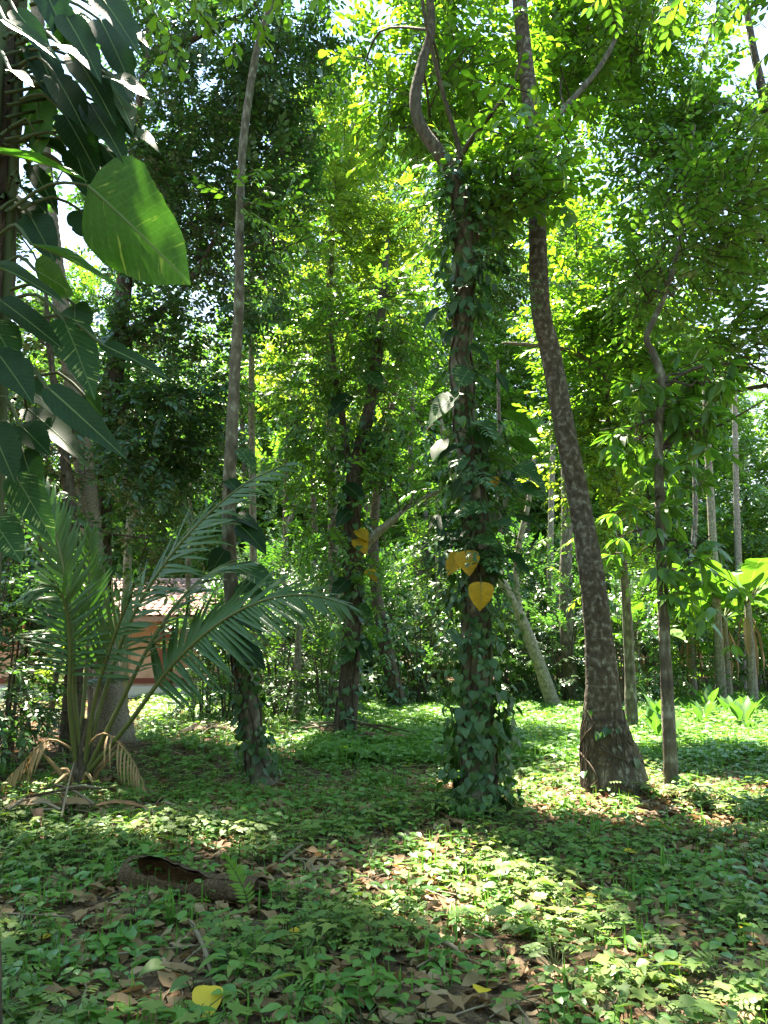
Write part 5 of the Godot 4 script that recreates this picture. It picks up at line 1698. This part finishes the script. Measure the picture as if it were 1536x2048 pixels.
	for q in ys:
		var p := ground_at(q[0], q[1])
		var l := Shape.new()
		var a3 := rng.randf() * TAU
		if q[0] == 415:
			leaf(l, Vector3(0.0, 0.12, -0.02), Vector3(0.02, -0.35, 0.6), Vector3(0.1, 0.75, 0.6), q[2], q[3], HEART, 0.2, 0.15, 0.1)
		else:
			leaf(l, Vector3(-cos(a3) * q[2] * 0.5, 0.075, -sin(a3) * q[2] * 0.5), Vector3(cos(a3), 0.1, sin(a3)), Vector3(0, 1, 0.3), q[2], q[3], OVAL, 0.2, 0.25)
		lone("yellow_leaf", l.mesh(M.yellow), q[4], "leaf", p, "fallen yellow leaves")


# ---------- ground cover ----------
func herb(kind: int) -> Node3D:
	# a low plant: leaves on thin stalks
	var root := Node3D.new()
	var st := Shape.new()
	var n := 4 + kind % 4
	var shape: Array = [ARROW, LOBED, CORDATE, ARROW, CORDATE, LOBED, ARROW, LOBED, LOBED][kind % 9]
	for i in n:
		var a := i * 2.4 + kind
		var r := rng.randf_range(0.03, 0.15)
		var h := rng.randf_range(0.03, 0.13)
		var o := Vector3(cos(a) * r, h, sin(a) * r)
		tube(st, [Vector3(cos(a) * 0.01, 0, sin(a) * 0.01), o * Vector3(0.4, 0.7, 0.4), o], [0.003, 0.0025, 0.002], 4, 0.2)
		var l := Shape.new()
		var d := Vector3(cos(a) + rng.randf_range(-0.5, 0.5), rng.randf_range(-0.3, 0.2), sin(a) + rng.randf_range(-0.5, 0.5)).normalized()
		var up := Vector3(rng.randf_range(-0.4, 0.4), 1.0, rng.randf_range(-0.2, 0.5))
		var size := rng.randf_range(0.036, 0.082)
		if kind % 9 == 2:          # three leaflets
			for j in 3:
				leaf(l, Vector3.ZERO, d.rotated(Vector3.UP, (j - 1) * 1.15), up, size * 0.85, size * 0.55, OBOVATE, 0.15, 0.2)
		elif kind % 9 == 3:        # narrow leaf
			leaf(l, Vector3.ZERO, d + Vector3(0, 0.3, 0), up, size * 1.7, size * 0.5, LANCE, 0.25, 0.35)
		elif kind % 9 == 7:        # small feathered leaf
			for j in 4:
				var c := d * (size * 0.4 * j)
				for sd in [-1.0, 1.0]:
					leaf(l, c, d * 0.4 + d.cross(Vector3.UP) * float(sd), up, size * (0.75 - 0.1 * j), size * 0.3, OVAL, 0.1, 0.15)
		else:
			fan_leaf(l, Vector3.ZERO, d, up, size, shape, rng.randf_range(0.05, 0.35), rng.randf_range(0.1, 0.4))
		part("leaf", l.mesh(M.herb[(i + kind) % 3]), root, Transform3D(Basis(), o))
	part("stalks", st.mesh(M.stem), root)
	return root


func joined(root: Node3D) -> ArrayMesh:
	var by := {}
	for c in root.get_children():
		var m: Material = c.mesh.surface_get_material(0)
		if not by.has(m):
			by[m] = SurfaceTool.new()
		by[m].append_from(c.mesh, 0, c.transform)
	var out := ArrayMesh.new()
	for m in by:
		by[m].commit(out)
		out.surface_set_material(out.get_surface_count() - 1, m)
	return out


func bare(x: float, z: float) -> float:
	# where herbs are thin and the litter shows
	var v := 1.25 * patchy.get_noise_2d(x * 34.0, z * 34.0) + 0.55 * patchy.get_noise_2d(x * 110.0 + 50.0, z * 110.0)
	v += 0.55 * exp(-((x + 1.2) ** 2 + (z + 4.55) ** 2) / 0.35)
	v += 0.4 * exp(-((x - 2.0) ** 2 + (z + 7.2) ** 2) / 0.6)
	v += 0.5 * exp(-((x + 3.4) ** 2 + (z + 11.2) ** 2) / 3.0)
	v += 0.55 * exp(-((x + 4.2) ** 2 / 4.0 + (z + 10.8) ** 2 / 5.0))
	v += 0.30 * exp(-((x + 0.6) ** 2 / 3.0 + (z + 9.5) ** 2 / 5.0))
	v += 0.35 * exp(-((x - 0.3) ** 2 + (z + 5.9) ** 2) / 0.15)
	return v


func whereabouts(p: Vector3) -> String:
	var across := p.x / (0.487 * -p.z)
	var row := "at the bottom edge" if p.z > -4.3 else ("nearer than the log" if p.z > -5.1 else "level with the log")
	var col := "near the left edge" if across < -0.6 else ("left of the middle" if across < -0.2 else ("in the middle" if across < 0.2 else ("right of the middle" if across < 0.6 else "near the right edge")))
	return row + ", " + col


func in_frame(x: float, z: float) -> bool:
	return -z > 3.55 and absf(x) < 0.487 * -z * 1.02


func build_ground_cover() -> void:
	# herbs
	var kinds := []
	var flat := []
	for k in 9:
		kinds.append(herb(k))
		flat.append(joined(kinds[k]))
	var spots := []
	for i in 12000:
		var d := sqrt(lerpf(6.0, 600.0, rng.randf()))
		if d > 10.0 and rng.randf() < 0.25:
			continue
		var x := rng.randf_range(-1.0, 1.0) * (0.56 * d + 0.8)
		spots.append([d, x])
	for i in 2600:
		spots.append([sqrt(lerpf(7.0, 64.0, rng.randf())), 0.0])
		spots[-1][1] = rng.randf_range(-1.0, 1.0) * (0.52 * spots[-1][0] + 0.3)
	spots.sort_custom(func(p, q): return p[0] < q[0])
	var rest := []
	for k in 9:
		rest.append([])
	var single := 0
	for q in spots:
		var x: float = q[1]
		var z := -float(q[0])
		if bare(x, z) > rng.randf_range(-0.40, 0.20):
			continue
		if absf(x + 1.2) < 0.52 and absf(z + 5.22 - (x + 1.2) * 0.38) < 0.32:
			continue
		var k := rng.randi() % 9
		var size := rng.randf_range(0.6, 1.3)
		var turn := Basis(Vector3.UP, rng.randf() * TAU).scaled(Vector3.ONE * size)
		var p := Vector3(x, land(x, z) + 0.005, z)
		if single < 300 and in_frame(x, z):
			var o: Node3D = kinds[k].duplicate()
			o.name = numbered("ground_herb")
			add_child(o)
			o.transform = Transform3D(turn, p)
			tag(o, "low herb with %s leaves %s" % [["arrow-shaped", "lobed", "three-part", "narrow pointed", "rounded heart-shaped", "deeply lobed", "long arrow-shaped", "small feathered", "broad lobed"][k], whereabouts(p)], "herb", "herbs of the foreground")
			single += 1
		else:
			rest[k].append(Transform3D(turn, p))
	for k in 9:
		var o := many("ground_cover", flat[k], rest[k], self)
		tag(o, "low green herbs carpeting the floor of the wood", "ground cover", "ground cover", "stuff")
	for r in kinds:
		r.free()
	# finer grass and seedlings in the lit places
	var tuft := []
	for k in 3:
		var s := [Shape.new(), Shape.new(), Shape.new()]
		for i in 14:
			var a := i * 2.4
			var o := Vector3(cos(a), 0, sin(a)) * rng.randf_range(0.0, 0.12)
			if i % 3 == 0:
				leaf(s[i % 3], o, Vector3(cos(a) * 0.5, 1, sin(a) * 0.5), Vector3(cos(a), 0.2, sin(a)), rng.randf_range(0.08, 0.2), 0.012, STRAP, 0.2, 0.4)
			else:
				leaf(s[i % 3], o + Vector3(0, rng.randf_range(0.03, 0.14), 0), Vector3(cos(a), rng.randf_range(-0.2, 0.4), sin(a)), Vector3(rng.randf_range(-0.3, 0.3), 1, rng.randf_range(-0.3, 0.3)), rng.randf_range(0.07, 0.13), rng.randf_range(0.04, 0.07), OVAL, 0.2, 0.2)
		var m := ArrayMesh.new()
		for i in 3:
			s[i].into(m, M.grass[i])
		tuft.append(m)
	var pl := [[], [], []]
	for i in 9000:
		var z := -sqrt(lerpf(110.0, 560.0, rng.randf()))
		var x := rng.randf_range(-0.1, 0.62) * -z
		if rng.randf() < 0.15:
			x = rng.randf_range(-0.3, 0.1) * -z
		pl[i % 3].append(Transform3D(Basis(Vector3.UP, rng.randf() * TAU).scaled(Vector3.ONE * rng.randf_range(0.8, 1.5)), Vector3(x, land(x, z), z)))
	for i in 1500:
		var z := -sqrt(lerpf(9.0, 110.0, rng.randf()))
		var x := rng.randf_range(-0.55, 0.55) * -z
		pl[i % 3].append(Transform3D(Basis(Vector3.UP, rng.randf() * TAU).scaled(Vector3.ONE * rng.randf_range(0.5, 1.0)), Vector3(x, land(x, z), z)))
	for k in 3:
		var o := many("grass", tuft[k], pl[k], self)
		tag(o, "fresh green grass and seedlings over the clearing floor", "grass", "grass", "stuff")
	# leaf litter
	var dry := []
	for k in 8:
		var s := Shape.new()
		var w := rng.randf_range(0.045, 0.075)
		leaf(s, Vector3(0, 0.006, -0.06), Vector3(0, 0, 1), Vector3.UP, 0.12, w, [OVAL, LANCE, OBOVATE, OVAL][k % 4], [0.3, 0.6, -0.4, 0.15][k % 4], [0.1, -0.25, 0.25, -0.1][k % 4], 0.35)
		dry.append(s.mesh(M.litter[k % 4]))
	var heap := []
	for k in 8:
		heap.append([])
	var lone_dry := 0
	var drops := []
	for i in 26000:
		var d := sqrt(lerpf(5.0, 90.0, rng.randf())) if i < 15000 else sqrt(lerpf(90.0, 560.0, rng.randf()))
		drops.append([d, rng.randf_range(-1.0, 1.0) * (0.54 * d + 0.5)])
	for q in drops:
		var x: float = q[1]
		var z := -float(q[0])
		var k := rng.randi() % 8
		var b := Basis(Vector3.UP, rng.randf() * TAU) * Basis(Vector3.RIGHT, rng.randf_range(-0.45, 0.45)) * Basis(Vector3.FORWARD, rng.randf_range(-0.45, 0.45))
		var size := rng.randf_range(0.4, 1.15)
		var x3 := Transform3D(b.scaled(Vector3.ONE * size), Vector3(x, land(x, z) + rng.randf_range(0.004, 0.022), z))
		if lone_dry < 200 and z > -5.6 and size > 0.8 and in_frame(x, z):
			var o := MeshInstance3D.new()
			o.name = numbered("fallen_leaf")
			o.mesh = dry[k]
			add_child(o)
			o.transform = Transform3D(b.scaled(Vector3.ONE * size * 0.95), x3.origin + Vector3(0, 0.02, 0))
			tag(o, "%s %s" % [["curled reddish brown dead leaf", "narrow tan dead leaf", "dark brown folded dead leaf", "pale buff dead leaf", "flat reddish brown dead leaf", "folded tan dead leaf", "broad dark brown dead leaf", "flat pale buff dead leaf"][k], whereabouts(o.position)], "leaf", "fallen brown leaves")
			lone_dry += 1
		else:
			heap[k].append(x3)
	for k in 8:
		var o := many("leaf_litter", dry[k], heap[k], self)
		tag(o, "layer of dry brown leaves covering the soil", "leaf litter", "leaf litter", "stuff")
	# fine twigs
	var tw := Shape.new()
	tube(tw, [Vector3(-0.16, 0.012, 0), Vector3(0.0, 0.02, 0.02), Vector3(0.17, 0.010, -0.01)], [0.004, 0.0035, 0.002], 5, 0.1)
	var tp := []
	for i in 900:
		var d := sqrt(lerpf(6.0, 200.0, rng.randf()))
		var x := rng.randf_range(-0.55, 0.55) * d
		tp.append(Transform3D(Basis(Vector3.UP, rng.randf() * TAU).scaled(Vector3.ONE * rng.randf_range(0.5, 1.6)), Vector3(x, land(x, -d) + 0.015, -d)))
	var o2 := many("twig_litter", tw.mesh(M.dead_twig), tp, self)
	tag(o2, "fine dry twigs strewn over the leaf litter", "twigs", "", "stuff")
